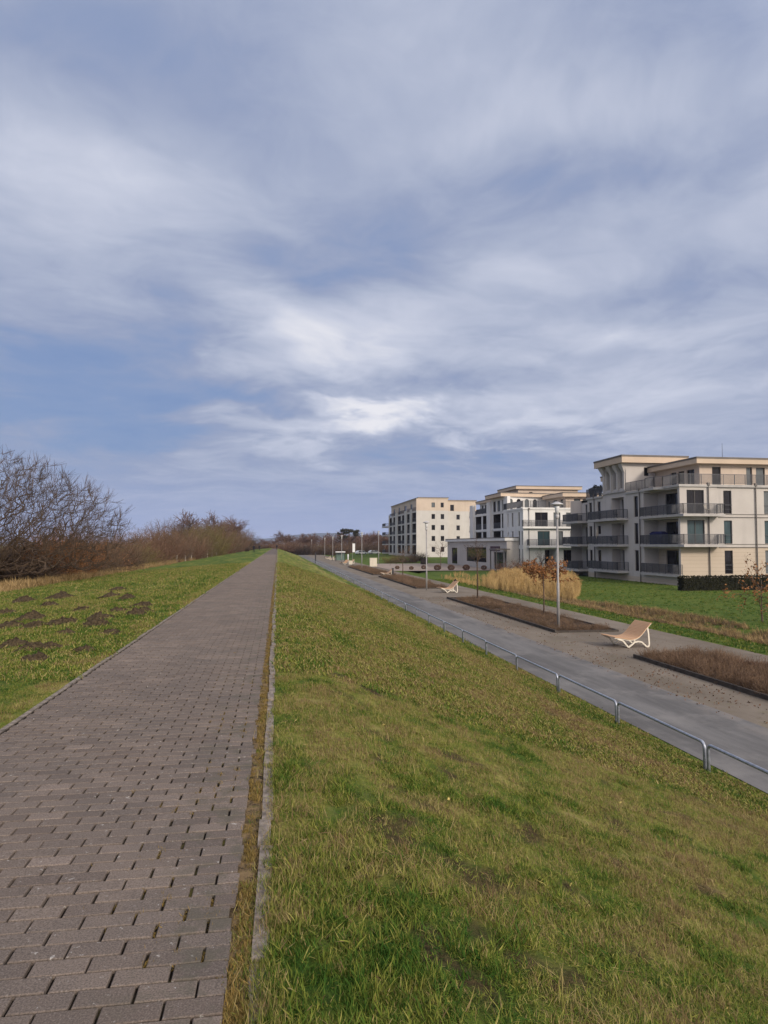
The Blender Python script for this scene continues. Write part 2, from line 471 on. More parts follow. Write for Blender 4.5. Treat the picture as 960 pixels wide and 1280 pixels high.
class MB:
    def __init__(self):
        self.v, self.f, self.m = [], [], []

    def face(self, pts, mi=0):
        i = len(self.v)
        self.v.extend(pts)
        self.f.append(tuple(range(i, i + len(pts))))
        self.m.append(mi)

    def hexa(self, p, mi=0):
        """p: 4 bottom then 4 top corners, counter-clockwise from above"""
        i = len(self.v)
        self.v.extend(p)
        for q in ((3, 2, 1, 0), (4, 5, 6, 7), (0, 1, 5, 4), (1, 2, 6, 5), (2, 3, 7, 6), (3, 0, 4, 7)):
            self.f.append(tuple(i + k for k in q))
            self.m.append(mi)

    def box(self, x0, x1, y0, y1, z0, z1, mi=0):
        self.hexa([(x0, y0, z0), (x1, y0, z0), (x1, y1, z0), (x0, y1, z0), (x0, y0, z1), (x1, y0, z1), (x1, y1, z1), (x0, y1, z1)], mi)

    def bar(self, a, b, w, h, mi=0):
        """box beam from a to b (centre line), width w sideways, height h"""
        a, b = Vector(a), Vector(b)
        d = (b - a).normalized()
        up = Vector((0, 0, 1)) if abs(d.z) < .95 else Vector((0, 1, 0))
        s = d.cross(up).normalized() * (w / 2)
        u = s.cross(d).normalized() * (h / 2)
        self.hexa([tuple(a - s - u), tuple(a + s - u), tuple(b + s - u), tuple(b - s - u),
                   tuple(a - s + u), tuple(a + s + u), tuple(b + s + u), tuple(b - s + u)], mi)

    def prism(self, poly, z0, z1, mi=0, top=None):
        n = len(poly)
        i = len(self.v)
        self.v.extend([(x, y, z0) for x, y in poly])
        self.v.extend([(x, y, z1) for x, y in (top or poly)])
        self.f.append(tuple(i + k for k in reversed(range(n))))
        self.f.append(tuple(i + n + k for k in range(n)))
        self.m += [mi, mi]
        for k in range(n):
            j = (k + 1) % n
            self.f.append((i + k, i + j, i + n + j, i + n + k))
            self.m.append(mi)

    def tube(self, pts, r, n=8, mi=0, caps=True):
        pts = [Vector(p) for p in pts]
        rr = r if isinstance(r, (list, tuple)) else [r] * len(pts)
        i0 = len(self.v)
        ref = None
        for k, p in enumerate(pts):
            d = (pts[min(k + 1, len(pts) - 1)] - pts[max(k - 1, 0)]).normalized()
            if ref is None:
                ref = Vector((0, 0, 1)) if abs(d.z) < .9 else Vector((1, 0, 0))
            a = d.cross(ref).normalized()
            b = a.cross(d).normalized()
            ref = b
            for q in range(n):
                t = 2 * math.pi * q / n
                self.v.append(tuple(p + (a * math.cos(t) + b * math.sin(t)) * rr[k]))
        for k in range(len(pts) - 1):
            for q in range(n):
                q2 = (q + 1) % n
                self.f.append((i0 + k * n + q, i0 + k * n + q2, i0 + (k + 1) * n + q2, i0 + (k + 1) * n + q))
                self.m.append(mi)
        if caps:
            e = i0 + (len(pts) - 1) * n
            self.f.append(tuple(i0 + q for q in reversed(range(n))))
            self.f.append(tuple(e + q for q in range(n)))
            self.m += [mi, mi]

    def lathe(self, prof, n=20, mi=0, c=(0, 0, 0)):
        i0 = len(self.v)
        for r, z in prof:
            for q in range(n):
                t = 2 * math.pi * q / n
                self.v.append((c[0] + r * math.cos(t), c[1] + r * math.sin(t), c[2] + z))
        for k in range(len(prof) - 1):
            for q in range(n):
                q2 = (q + 1) % n
                self.f.append((i0 + k * n + q, i0 + k * n + q2, i0 + (k + 1) * n + q2, i0 + (k + 1) * n + q))
                self.m.append(mi)
        self.f.append(tuple(i0 + q for q in reversed(range(n))))
        self.f.append(tuple(i0 + (len(prof) - 1) * n + q for q in range(n)))
        self.m += [mi, mi]

    def build(self, name, mats, parent=None, smooth=False):
        me = bpy.data.meshes.new(name)
        me.from_pydata(self.v, [], self.f)
        mats = mats if isinstance(mats, (list, tuple)) else [mats]
        for x in mats:
            me.materials.append(x)
        if len(mats) > 1:
            me.polygons.foreach_set('material_index', self.m)
        if smooth:
            me.polygons.foreach_set('use_smooth', [True] * len(self.f))
        me.update()
        o = bpy.data.objects.new(name, me)
        COL.objects.link(o)
        if parent is not None:
            o.parent = parent
            o.location = (0, 0, 0)
        return o


def np_mesh(name, verts, faces, material, smooth=False, attrs=None):
    """faces: (N,k) int array, one k for all"""
    me = bpy.data.meshes.new(name)
    nv, (nf, k) = len(verts), faces.shape
    me.vertices.add(nv)
    me.vertices.foreach_set('co', np.asarray(verts, np.float32).ravel())
    me.loops.add(nf * k)
    me.loops.foreach_set('vertex_index', faces.astype(np.int32).ravel())
    me.polygons.add(nf)
    me.polygons.foreach_set('loop_start', np.arange(0, nf * k, k, dtype=np.int32))
    me.materials.append(material)
    me.polygons.foreach_set('use_smooth', np.full(nf, smooth, bool))
    for an, (dom, val) in (attrs or {}).items():
        a = me.attributes.new(an, 'FLOAT', dom)
        a.data.foreach_set('value', np.asarray(val, np.float32))
    me.update(calc_edges=True)
    me.validate()
    return me


def link(name, me, parent=None):
    o = bpy.data.objects.new(name, me)
    COL.objects.link(o)
    if parent is not None:
        o.parent = parent
    return o


def frusta(p0, p1, r0, r1, n=3, tint=None):
    """many tapered n-sided sticks at once -> verts, quads, tint per vertex"""
    p0, p1 = np.asarray(p0, float), np.asarray(p1, float)
    r0, r1 = np.asarray(r0, float), np.asarray(r1, float)
    d = p1 - p0
    d /= np.linalg.norm(d, axis=1, keepdims=True) + 1e-9
    ref = np.where(np.abs(d[:, 2:3]) < .9, np.array([[0, 0, 1.]]), np.array([[1., 0, 0]]))
    a = np.cross(d, ref)
    a /= np.linalg.norm(a, axis=1, keepdims=True) + 1e-9
    b = np.cross(a, d)
    t = 2 * np.pi * np.arange(n) / n
    ring = a[:, None, :] * np.cos(t)[None, :, None] + b[:, None, :] * np.sin(t)[None, :, None]
    v = np.concatenate([p0[:, None] + ring * r0[:, None, None], p1[:, None] + ring * r1[:, None, None]], 1)
    N = len(p0)
    base = (np.arange(N) * 2 * n)[:, None]
    q = np.arange(n)
    q2 = (q + 1) % n
    f = np.stack([q, q2, q2 + n, q + n], 1)[None] + base[:, :, None]
    tt = np.repeat(tint if tint is not None else np.random.default_rng(3).random(N), 2 * n)
    return v.reshape(-1, 3), f.reshape(-1, 4), tt


def flakes(c, size, rng):
    """small leaf quads at points c"""
    N = len(c)
    a = rng.normal(size=(N, 3))
    a /= np.linalg.norm(a, axis=1, keepdims=True)
    b = np.cross(a, rng.normal(size=(N, 3)))
    b /= np.linalg.norm(b, axis=1, keepdims=True)
    s = (size * rng.uniform(.6, 1.3, N))[:, None]
    v = np.stack([c - a * s, c - b * s * .55, c + a * s, c + b * s * .55], 1).reshape(-1, 3)
    f = np.arange(N * 4).reshape(N, 4)
    return v, f, np.repeat(rng.random(N), 4)


def merge(*parts):
    V, F, T, o = [], [], [], 0
    for v, f, t in parts:
        V.append(v); F.append(f + o); T.append(t)
        o += len(v)
    return np.concatenate(V), np.concatenate(F), np.concatenate(T)


# value noise for placement and for the turf's dry / bare values
_tab = np.random.default_rng(11).random((256, 256))


def vnoise(x, y, s):
    x, y = np.asarray(x) * s, np.asarray(y) * s
    xi, yi = np.floor(x).astype(int), np.floor(y).astype(int)
    fx, fy = x - xi, y - yi
    fx, fy = fx * fx * (3 - 2 * fx), fy * fy * (3 - 2 * fy)
    g = lambda i, j: _tab[i & 255, j & 255]
    return (g(xi, yi) * (1 - fx) + g(xi + 1, yi) * fx) * (1 - fy) + (g(xi, yi + 1) * (1 - fx) + g(xi + 1, yi + 1) * fx) * fy


def fbm(x, y, s, o=4):
    r, a, tot = 0, 1.0, 0
    for k in range(o):
        r = r + a * vnoise(np.asarray(x) + 17.3 * k, np.asarray(y) - 9.1 * k, s * 2 ** k)
        tot += a
        a *= .55
    return r / tot


# ------------------------------------------------------------------ terrain
PX = [-3000, -400, -60, -16, -4, -2.31, -2.27, -.06, -.02, .12, .6, 7.35, 7.95, 18.2, 20, 21.8, 23.6, 30, 60, 400, 3000]
PZ = [-3, -2.4, -1.9, -1.05, -.05, -.01, -.045, -.045, -.012, -.01, -.06, -2.44, -2.56, -2.56, -2.60, -2.95, -2.62, -2.58, -2.56, -2.4, -3]
BARE = [(.65, 2.75, .15), (.85, 3.0, .11), (.72, 2.62, .12), (.84, 4.78, .10), (.80, 4.2, .09), (1.72, 3.88, .09), (2.78, 8.1, .2), (1.8, 4.7, .10),
        (2.36, 4.55, .14), (1.78, 3.35, .12), (1.45, 5.6, .14), (3.2, 6.2, .15), (4.4, 9.5, .22), (5.2, 12.6, .25), (6.3, 16.8, .25), (6.9, 15.9, .2),
        (6.7, 20.5, .25), (6.2, 26, .3), (1.1, 8.4, .2), (2.1, 11.8, .25), (3.6, 14.5, .25)]


def ground_z(x, y):
    x, y = np.asarray(x, float), np.asarray(y, float)
    z = np.interp(x, PX, PZ)
    amp = np.clip((x - .3) / 1.2, 0, 1) * np.clip((7.9 - x) / .8, 0, 1) + np.clip((-2.5 - x) / 2, 0, 1) * np.clip((x + 200) / 100, 0, 1)
    z = z + amp * ((fbm(x, y * .7, .8) - .5) * .10 + (fbm(x + 50, y, 3.0, 2) - .5) * .05)
    # bank by the farthest block
    z = z + .7 * np.clip((y - 146) / 14, 0, 1) * np.clip((x - 24) / 6, 0, 1)
    # far end of the dike drops to the plain
    k = np.clip((y - 330) / 60, 0, 1)
    return z * (1 - k) + (-2.6) * k


def dryness(x, y):
    x, y = np.asarray(x, float), np.asarray(y, float)
    d = .415 + (fbm(x, y * .45, .55) - .5) * .55 + (fbm(x + 3, y, 2.6, 4) - .5) * .95
    d = d + .22 * np.exp(-((x - 5.6 - .5 * (vnoise(x, y, .15) - .5)) / .75) ** 2) - .16 * np.exp(-((x - 7.1) / .45) ** 2)
    d = d - .15 * np.clip((-2.2 - x) / .6, 0, 1)
    d = d + .30 * np.clip((-12.8 - x + 1.5 * (vnoise(x, y, .2) - .5)) / 2.0, 0, 1)
    d = d - .12 * np.exp(-(((x - .4) / .9) ** 2 + ((y - 2.8) / 1.5) ** 2))
    d = np.where(x > 18, .20 + .25 * (fbm(x, y, .3) - .4), d)
    return np.clip(d, 0, 1)


def bareness(x, y):
    x, y = np.asarray(x, float), np.asarray(y, float)
    n = fbm(x, y, 2.4, 4)
    b = np.clip((n - .625) / .09, 0, 1) * np.clip((7.6 - x) / .5, 0, 1) * np.clip((x - .3) / .3, 0, 1) * .85
    w_ = (fbm(x + 31, y, 9, 4) - .5) * 1.5
    for bx, by, br in BARE:
        r = np.hypot(x - bx, (y - by) * .75) / br + w_ * 1.4
        b = np.maximum(b, np.clip((1.2 - r) / .9, 0, 1))
    b = np.maximum(b, np.clip((fbm(x, y * .4, .9, 4) - .60) / .08, 0, 1) * np.clip((-13.2 - x) / 1.5, 0, 1) * .6)
    return b


def axis(*spans):
    out = []
    for a, b, s in spans:
        out.extend(np.arange(a, b - 1e-6, s))
    return np.array(out + [spans[-1][1]])


xs = np.unique(np.concatenate([axis((-3000, -400, 400), (-400, -60, 40), (-60, -20, 4), (-20, -2.4, .3), (-2.4, .2, .2), (.2, 4, .1), (4, 8.2, .15), (8.2, 26, .6), (26, 60, 4), (60, 400, 40), (400, 3000, 400)),
                               np.array(PX)]))
ys = axis((-30, 1.6, 3), (1.6, 9, .1), (9, 20, .2), (20, 45, .5), (45, 100, 1.2), (100, 330, 5), (330, 460, 10), (460, 1000, 90), (1000, 9000, 800))
XX, YY = np.meshgrid(xs, ys)
ZZ = ground_z(XX, YY)
nx, ny = len(xs), len(ys)
idx = np.arange(nx * ny).reshape(ny, nx)
faces = np.stack([idx[:-1, :-1], idx[:-1, 1:], idx[1:, 1:], idx[1:, :-1]], -1).reshape(-1, 4)
verts = np.stack([XX, YY, ZZ], -1).reshape(-1, 3)
me = np_mesh('ground', verts, faces, M['turf'], True,
             {'dry': ('POINT', dryness(XX, YY).ravel()), 'bare': ('POINT', bareness(XX, YY).ravel())})
tag(link('ground', me), 'grassed dike and level ground around it', kind='structure')


def sheet(name, poly, z, m, label):
    mb = MB()
    mb.face([(x, y, z) for x, y in poly])
    return tag(mb.build(name, m), label, kind='structure')


def strip(x0, x1, y0, y1):
    return [(x0, y0), (x1, y0), (x1, y1), (x0, y1)]


sheet('asphalt_road', strip(8.02, 10.85, -5, 330), -2.548, M['asphalt'], 'grey asphalt promenade at the foot of the dike')
sheet('gravel_verge', strip(10.85, 18.0, -5, 330), -2.552, M['gravel'], 'brown gravel beside the asphalt')
sheet('plaza', [(18.0, 105), (35.8, 105), (35.8, 146), (21, 146), (18.0, 132)], -2.50, M['plaza'], 'pale paved plaza before the pavilion')
sheet('path_bed', strip(-2.27, -.094, -5, 330), -.017, M['joint'], 'dark sanded bed under the brick path')
sheet('path_bed', strip(-.094, .02, -5, 330), -.022, M['joint'], 'soil gap beside the edging stones')
for a, b in ((8, 23.4), (30.5, 51.2), (62.8, 87), (92, 126)):
    sheet('bed_soil', strip(12.88, 15.9, a + .08, b - .08), -2.53, M['soil'], 'brown soil of a planting bed')

# dark edging boards round the beds
mb = MB()
for a, b in ((8, 23.4), (30.5, 51.2), (62.8, 87), (92, 126)):
    mb.box(12.8, 12.88, a, b, -2.6, -2.42)
    mb.box(15.9, 15.98, a, b, -2.6, -2.46)
    mb.box(12.882, 15.898, a, a + .08, -2.6, -2.46)
    mb.box(12.882, 15.898, b - .08, b, -2.6, -2.46)
tag(mb.build('bed_kerb', M['kerbdark']), 'dark low edging round the planting beds', kind='structure')

# brick path: real bricks in running bond
rng = np.random.default_rng(5)
BL, BW = .2058, .0998
tv, tf, tt = [], [], []
rows = np.arange(int(-1.0 / BW), int(110 / BW))
cells = []
for j in rows:
    off = .5 * (j % 2)
    for i in range(-12, 2):
        x0 = (i + off) * BL - .165
        x1 = x0 + BL
        a, b = max(x0, -2.24), min(x1, -.162)
        if b > -.17 and rng.random() < .5:
            b += rng.uniform(-.022, .016)
        if b - a > .05:
            cells.append((a + .006, b - .006, j * BW + .0042, (j + 1) * BW - .0042, abs(b - a - BL) < .01))
cells = np.array(cells)
n = len(cells)
jit = rng.normal(0, .0016, (n, 4))
x0, x1, y0, y1 = cells[:, 0] + jit[:, 0], cells[:, 1] + jit[:, 1], cells[:, 2] + rng.normal(0, .0006, n), cells[:, 3] + rng.normal(0, .0006, n)
zc = rng.normal(0, .0010, n) - np.where(rng.random(n) < .05, rng.uniform(.001, .004, n), 0) + (fbm(x0, y0, .7, 3) - .5) * .012
tx, ty = rng.normal(0, .005, n), rng.normal(0, .0035, n)
ch = .0030
V = np.zeros((n, 12, 3))
for k, (sx, sy) in enumerate(((0, 0), (1, 0), (1, 1), (0, 1))):
    X = np.where(sx, x1, x0); Y = np.where(sy, y1, y0)
    Xi = X + (ch if not sx else -ch); Yi = Y + (ch if not sy else -ch)
    lz = lambda xx, yy: zc + (xx - (x0 + x1) / 2) * tx + (yy - (y0 + y1) / 2) * ty
    V[:, k] = np.stack([Xi, Yi, lz(Xi, Yi)], 1)
    V[:, 4 + k] = np.stack([X, Y, lz(X, Y) - .0034], 1)
    V[:, 8 + k] = np.stack([X, Y, np.full(n, -.05)], 1)
F = [(0, 1, 2, 3)]
for k in range(4):
    q = (k + 1) % 4
    F += [(4 + k, 4 + q, q, k), (8 + k, 8 + q, 4 + q, 4 + k)]
F = np.array(F)[None] + (np.arange(n) * 12)[:, None, None]
tint = np.clip(rng.normal(.45, .23, n) + (fbm(x0, y0, .5, 3) - .5) * .5, 0, 1)
me = np_mesh('brick_path', V.reshape(-1, 3), F.reshape(-1, 4), M['brick'], False, {'tint': ('POINT', np.repeat(tint, 12))})
tag(link('brick_path', me), 'brown-grey brick path along the crest of the dike', kind='structure')
mb = MB()
mb.box(-2.24, -.162, 110, 330, -.06, -.006)
o = mb.build('brick_path_far_end', M['brick'])
o.name = 'brick_path'
tag(o, 'far end of the brick path on the dike', kind='structure')

# concrete edging stones, broken and sunken on the right
mb = MB()
y = -1.0
while y < 200:
    L = random.choice((.25, .33, .5, 1.0)) * .98
    if y > 1:
        zt = random.uniform(-.012, .008)
        xo, tw, ti = random.uniform(-.010, .010), random.uniform(-.010, .010), random.uniform(-.008, .008)
        if random.random() > (.03 if y > 2.9 else .12):
            a_, b_ = -.092 + xo, -.016 + xo
            mb.hexa([(a_, y, -.2), (b_, y, -.2), (b_ + tw, y + L, -.2), (a_ + tw, y + L, -.2), (a_ + .006, y, zt), (b_ - .006, y, zt - .004), (b_ + tw - .006, y + L, zt + ti - .004), (a_ + tw + .006, y + L, zt + ti)])
    y += L + .010
mb2 = MB()
y = -1.0
while y < 200:
    xo = random.uniform(-.006, .006)
    mb.box(-2.308 + xo, -2.262 + xo, y, y + .985, -.2, random.uniform(-.006, .004))
    y += 1.0
tag(mb.build('path_kerb', M['kerbpale']), 'pale worn edging stones along the brick path', kind='structure')

# far wooded hill
hv, hf = [], []
hx = np.linspace(-2600, 5200, 120)
prof = lambda x: 14 + 58 * np.exp(-((x - 300) / 420) ** 2) + 46 * np.exp(-((x - 1150) / 620) ** 2) + 20 * np.exp(-((x - 2600) / 900) ** 2)
rr = np.random.default_rng(2)
top = prof(hx) + 5 * rr.random(120)
HV = np.concatenate([np.stack([hx, np.full(120, 4200.), np.full(120, -6.)], 1),
                     np.stack([hx, np.full(120, 4700.), top], 1),
                     np.stack([hx, np.full(120, 6200.), np.full(120, -6.)], 1)])
i = np.arange(119)
HF = np.concatenate([np.stack([i + 120 * k, i + 1 + 120 * k, i + 121 + 120 * k, i + 120 + 120 * k], 1) for k in range(2)])
tag(link('hills', np_mesh('hills', HV, HF, M['hill'], True)), 'low wooded hill on the horizon', kind='structure')

# ------------------------------------------------------------------ buildings
PANES = ['pane', 'pane', 'pane_curtain', 'pane_curtain', 'pane_teal']


def window(root, P, u0, u1, z0, z1, depth, rnd, pm=None, mull=None, arch=False):
    """frame mesh with the glass as its child; P(u, z, d) gives a point d behind the wall face"""
    def hx(mb, a, b, c, d, d0, d1):
        mb.hexa([P(a, c, d0), P(b, c, d0), P(b, c, d1), P(a, c, d1), P(a, d, d0), P(b, d, d0), P(b, d, d1), P(a, d, d1)])
    t = .065
    fr = MB()
    d0, d1 = depth - .075, depth + .002
    hx(fr, u0, u0 + t, z0, z1, d0, d1)
    hx(fr, u1 - t, u1, z0, z1, d0, d1)
    hx(fr, u0 + t, u1 - t, z1 - t, z1, d0, d1)
    hx(fr, u0 + t, u1 - t, z0, z0 + t, d0, d1)
    k = mull if mull is not None else (1 if u1 - u0 > 1.25 else 0)
    for q in range(k):
        um = u0 + (u1 - u0) * (q + 1) / (k + 1)
        hx(fr, um - .04, um + .04, z0 + t, z1 - t, d0, d1)
    f = fr.build('window', M['wframe'], root)
    g = MB()
    g.face([P(u0 + t, z0 + t, depth - .03), P(u1 - t, z0 + t, depth - .03), P(u1 - t, z1 - t, depth - .03), P(u0 + t, z1 - t, depth - .03)])
    g.build('pane', M[pm or rnd.choice(PANES)], f)
    return f


def facade(mb, root, ox, oy, ux, uy, L, z0, z1, ops, mi=0, rnd=random, mdark=1):
    """wall face with real openings. ops: (kind,u0,u1,za,zb,extra): w window, l loggia (extra = depth, inner ops)"""
    nx_, ny_ = uy, -ux
    P = lambda u, z, d: (ox + ux * u - nx_ * d, oy + uy * u - ny_ * d, z)
    us = sorted({0.0, L, *[o[1] for o in ops], *[o[2] for o in ops]})
    zs = sorted({z0, z1, *[o[3] for o in ops], *[o[4] for o in ops]})
    for a, b in zip(us, us[1:]):
        for c, d in zip(zs, zs[1:]):
            cu, cz = (a + b) / 2, (c + d) / 2
            if any(o[1] < cu < o[2] and o[3] < cz < o[4] for o in ops):
                continue
            mb.face([P(a, c, 0), P(b, c, 0), P(b, d, 0), P(a, d, 0)], mi)
    for o in ops:
        kind, a, b, c, d = o[:5]
        ex = o[5] if len(o) > 5 else None
        D = .2 if kind in 'wa' else ex[0]
        m2 = ex[3] if kind == 'l' and len(ex) > 3 else mi
        mb.face([P(a, c, 0), P(a, c, D), P(a, d, D), P(a, d, 0)], m2)
        mb.face([P(b, c, D), P(b, c, 0), P(b, d, 0), P(b, d, D)], m2)
        mb.face([P(a, d, 0), P(a, d, D), P(b, d, D), P(b, d, 0)], m2)
        mb.face([P(a, c, D), P(a, c, 0), P(b, c, 0), P(b, c, D)], m2)
        if kind == 'w':
            window(root, P, a, b, c, d, D, rnd, ex)
        elif kind == 'a':      # arched top: spandrels fill the corners of the opening
            r = (b - a) / 2
            zc_ = d - r
            N = 10
            for s in (0, 1):
                pts = [P(a if s == 0 else b, d, .02)]
                for q in range(N + 1):
                    th = math.pi / 2 * q / N
                    uu = (a + r - r * math.cos(th)) if s == 0 else (b - r + r * math.cos(th))
                    pts.append(P(uu, zc_ + r * math.sin(th), .02))
                mb.face(pts if s else pts[::-1], mi)
            window(root, P, a, b, c, d, D, rnd, ex)
        else:
            q = P(a, 0, D)
            facade(mb, root, q[0], q[1], ux, uy, b - a, c, d, [(k_[0], k_[1] - a, k_[2] - a, *k_[3:]) for k_ in ex[1]], mi if len(ex) < 3 else ex[2], rnd)


def railing(parent, pts, z, h=1.0, name='railing', m='rail', pitch=.10, closed=False):
    mb = MB()
    for (x0, y0), (x1, y1) in zip(pts, pts[1:]):
        L = math.hypot(x1 - x0, y1 - y0)
        if L < .05:
            continue
        dx_, dy_ = (x1 - x0) / L, (y1 - y0) / L
        mb.bar((x0, y0, z + h), (x1, y1, z + h), .05, .045)
        mb.bar((x0, y0, z + .10), (x1, y1, z + .10), .03, .03)
        np_ = max(1, round(L / 1.25))
        for k in range(np_ + 1):
            s = L * k / np_
            mb.box(x0 + dx_ * s - .022, x0 + dx_ * s + .022, y0 + dy_ * s - .022, y0 + dy_ * s + .022, z - .12, z + h - .024)
        nb = int(L / pitch)
        for k in range(1, nb):
            s = L * k / nb
            mb.bar((x0 + dx_ * s, y0 + dy_ * s, z + .116), (x0 + dx_ * s, y0 + dy_ * s, z + h - .024), .032, .02)
    return mb.build(name, M[m], parent)


def balcony(root, poly, z, edge, th=.26, rail=True, h=1.0, m='slab'):
    """slab as a part with its railing as a sub-part; poly is the slab outline, edge the railing line"""
    mb = MB()
    mb.prism(poly, z - th, z)
    b = mb.build('balcony', M[m], root)
    if rail:
        railing(b, edge, z, h)
    return b


def roof(root, poly, z0, z1, metal=.14, soffit_in=.0):
    """flat roof: pale fascia with a dark metal edge on top"""
    mb = MB()
    mb.prism(poly, z0, z1 - metal)
    cx, cy = sum(p[0] for p in poly) / len(poly), sum(p[1] for p in poly) / len(poly)
    big = [(x + .05 * (1 if x > cx else -1), y + .05 * (1 if y > cy else -1)) for x, y in poly]
    r = mb.build('roof', M['fascia'], root)
    m2 = MB()
    m2.prism(big, z1 - metal + .003, z1)
    m2.build('roof_edge', M['rooftop'], r)
    return r


def pipe(root, x, y, z0, z1, r=.06):
    mb = MB()
    mb.tube([(x, y, z0), (x, y, z1)], r, 8)
    mb.box(x - .13, x + .13, y - .1, y + .1, z1 - .02, z1 + .28)
    return mb.build('downpipe', M['pipe'], root)


rnd = random.Random(21)
# ===== nearest block, south-west corner at (40, 63.4)
root = empty('apartment_building', (0, 0, 0), 'nearest cream apartment block at the right edge, with arched roof tower and wraparound balconies', 'apartment building')
X0, Y0, XE, YN = 40.0, 63.4, 62.0, 84.2
FZ = [-1.45, 1.6, 4.65, 7.62]
wl = MB()      # 0 cream, 1 banded stone, 2 peach
# south front, floor by floor
sops = []
for k, z in enumerate(FZ[:3]):
    if k:
        sops.append(('w', .77, 2.68, z + .02, z + 2.45, 'pane_teal' if k == 1 else 'pane'))
    for u, ww in ((4.83, .91), (9.4, .95), (13.6, .95), (17.6, 1.8)):
        pm = {(4.83, 0): 'pane', (4.83, 1): 'pane_teal', (4.83, 2): 'pane', (9.4, 2): 'pane_curtain', (9.4, 1): 'pane_teal'}.get((u, k))
        sops.append(('w', u, u + ww, z + .05, z + 2.42, pm))
facade(wl, root, X0, Y0, 1, 0, XE - X0, FZ[1] - .28, FZ[3], [o for o in sops if o[3] > FZ[1] - .1], 0, rnd)
facade(wl, root, X0, Y0, 1, 0, XE - X0, -2.8, FZ[1] - .28, [o for o in sops if o[3] < FZ[1] - .1], 1, rnd)
# west front: u runs from north (YN) to south
U = lambda y: YN - y
wops = []
for k, z in enumerate(FZ[:3]):
    # corner loggia
    wops.append(('l', U(70.3), U(63.75), z, z + 2.62, (1.7, [('w', U(68.9 - .1), U(65.6), z + .03, z + 2.4, 'pane')], 1 if k == 0 else 0)))
    wops.append(('w', U(72.4), U(71.5), z + .05, z + 2.4, 'pane'))
    # tower loggia and small window beside it
    wops.append(('l', U(77.7), U(74.7), z, z + 2.5, (1.1, [('w', U(77.2), U(75.0), z + .03, z + 2.35, None)])))
    wops.append(('w', U(81.4), U(80.5), z + (.05 if k != 1 else 1.3), z + 2.35, 'pane'))
    wops.append(('w', U(83.7), U(82.9), z + .1, z + 2.35, 'pane'))
facade(wl, root, X0, YN, 0, -1, YN - Y0, -2.0, FZ[3], wops, 0, rnd)
# base below the ground floor, with dark cellar openings
facade(wl, root, X0 + .0, YN, 0, -1, YN - Y0, -2.8, -2.0, [], 1, rnd)
facade(wl, root, XE, Y0, 0, 1, 26, -2.8, FZ[3], [('w', 4, 5, 1.7, 4.0), ('w', 9, 10, 1.7, 4.0), ('w', 4, 5, 4.7, 7.0), ('w', 9, 10, 4.7, 7.0)], 0, rnd)
facade(wl, root, XE, 89.4, -1, 0, XE - X0, -2.8, FZ[3], [], 0, rnd)
# north-west return
facade(wl, root, X0 + 1.6, 89.4, 0, -1, 89.4 - YN, -2.8, FZ[3], [('w', 1.2, 3.6, z + .03, z + 2.4) for z in FZ[:3]], 0, rnd)
wl.face([(X0, YN, -2.8), (X0, YN, FZ[3]), (X0 + 1.6, YN, FZ[3]), (X0 + 1.6, YN, -2.8)], 0)
# terrace deck
wl.prism([(X0 + .002, Y0 + .002), (XE - .002, Y0 + .002), (XE - .002, 89.39), (X0 + 1.6, 89.39), (X0 + 1.6, YN), (X0 + .002, YN)], FZ[3] - .3, FZ[3] + .004, 0)
# set-back top storey
PWX, PWY = 43.64, 65.5
facade(wl, root, PWX, PWY, 1, 0, 60.5 - PWX, FZ[3], 10.0, [('w', 1.45, 2.45, FZ[3] + .03, 9.75, 'pane'), ('w', 5.4, 6.1, FZ[3] + .03, 9.75, 'pane_curtain'), ('w', 6.55, 7.6, FZ[3] + .03, 9.75, 'pane_curtain'), ('w', 11, 12.8, FZ[3] + .03, 9.75)], 2, rnd)
facade(wl, root, PWX, 74.0, 0, -1, 74.0 - PWY, FZ[3], 10.0, [('w', 3.2, 4.3, FZ[3] + .03, 9.6, 'pane'), ('w', 4.6, 5.8, FZ[3] + .03, 9.6, 'pane'), ('w', 6.2, 7.6, FZ[3] + .03, 9.6, 'pane')], 2, rnd)
facade(wl, root, 60.5, PWY, 0, 1, 20, FZ[3], 10.0, [], 2, rnd)
facade(wl, root, 60.5, 85.5, -1, 0, 60.5 - PWX, FZ[3], 10.0, [], 2, rnd)
# arched roof tower, flush with the west front
TY0, TY1, TZ = 74.1, 79.9, 11.05
tops = [('l', TY1 - b, TY1 - a, 8.2, 10.55, (.9, [])) for a, b in ((78.75, 77.75), (77.05, 76.15), (75.55, 74.85))]
facade(wl, root, X0 + .003, TY1, 0, -1, TY1 - TY0, FZ[3], TZ, [('l', TY1 - b, TY1 - a, 8.2, 10.55, (.9, [])) for a, b in ((77.85, 78.9), (76.25, 77.25), (74.75, 75.65))], 0, rnd)
facade(wl, root, X0 + .003, TY0, 1, 0, 7.0, FZ[3], TZ, [('w', 2.3, 2.9, 9.6, 10.6, 'pane'), ('w', 4.3, 5.2, 9.6, 10.6, 'pane')], 0, rnd)
facade(wl, root, X0 + 7.0, TY1, -1, 0, 7.0, FZ[3], TZ, [], 0, rnd)
facade(wl, root, X0 + 7.0, TY0, 0, 1, TY1 - TY0, FZ[3], TZ, [], 0, rnd)
wl.build('wall', [M['cream'], M['rustic'], M['peach']], root)
# string courses
sc = MB()
for z in FZ[1:3]:
    sc.box(X0 + 4.2, XE, Y0 - .07, Y0 - .003, z - .34, z - .27)
    sc.box(X0 + 4.2, XE, Y0 - .05, Y0 - .003, z - .02, z + .03)
sc.box(X0 + 4.2, XE, Y0 - .10, Y0 - .003, FZ[3] - .28, FZ[3] - .20)
sc.build('string_course', M['pipe'], root)
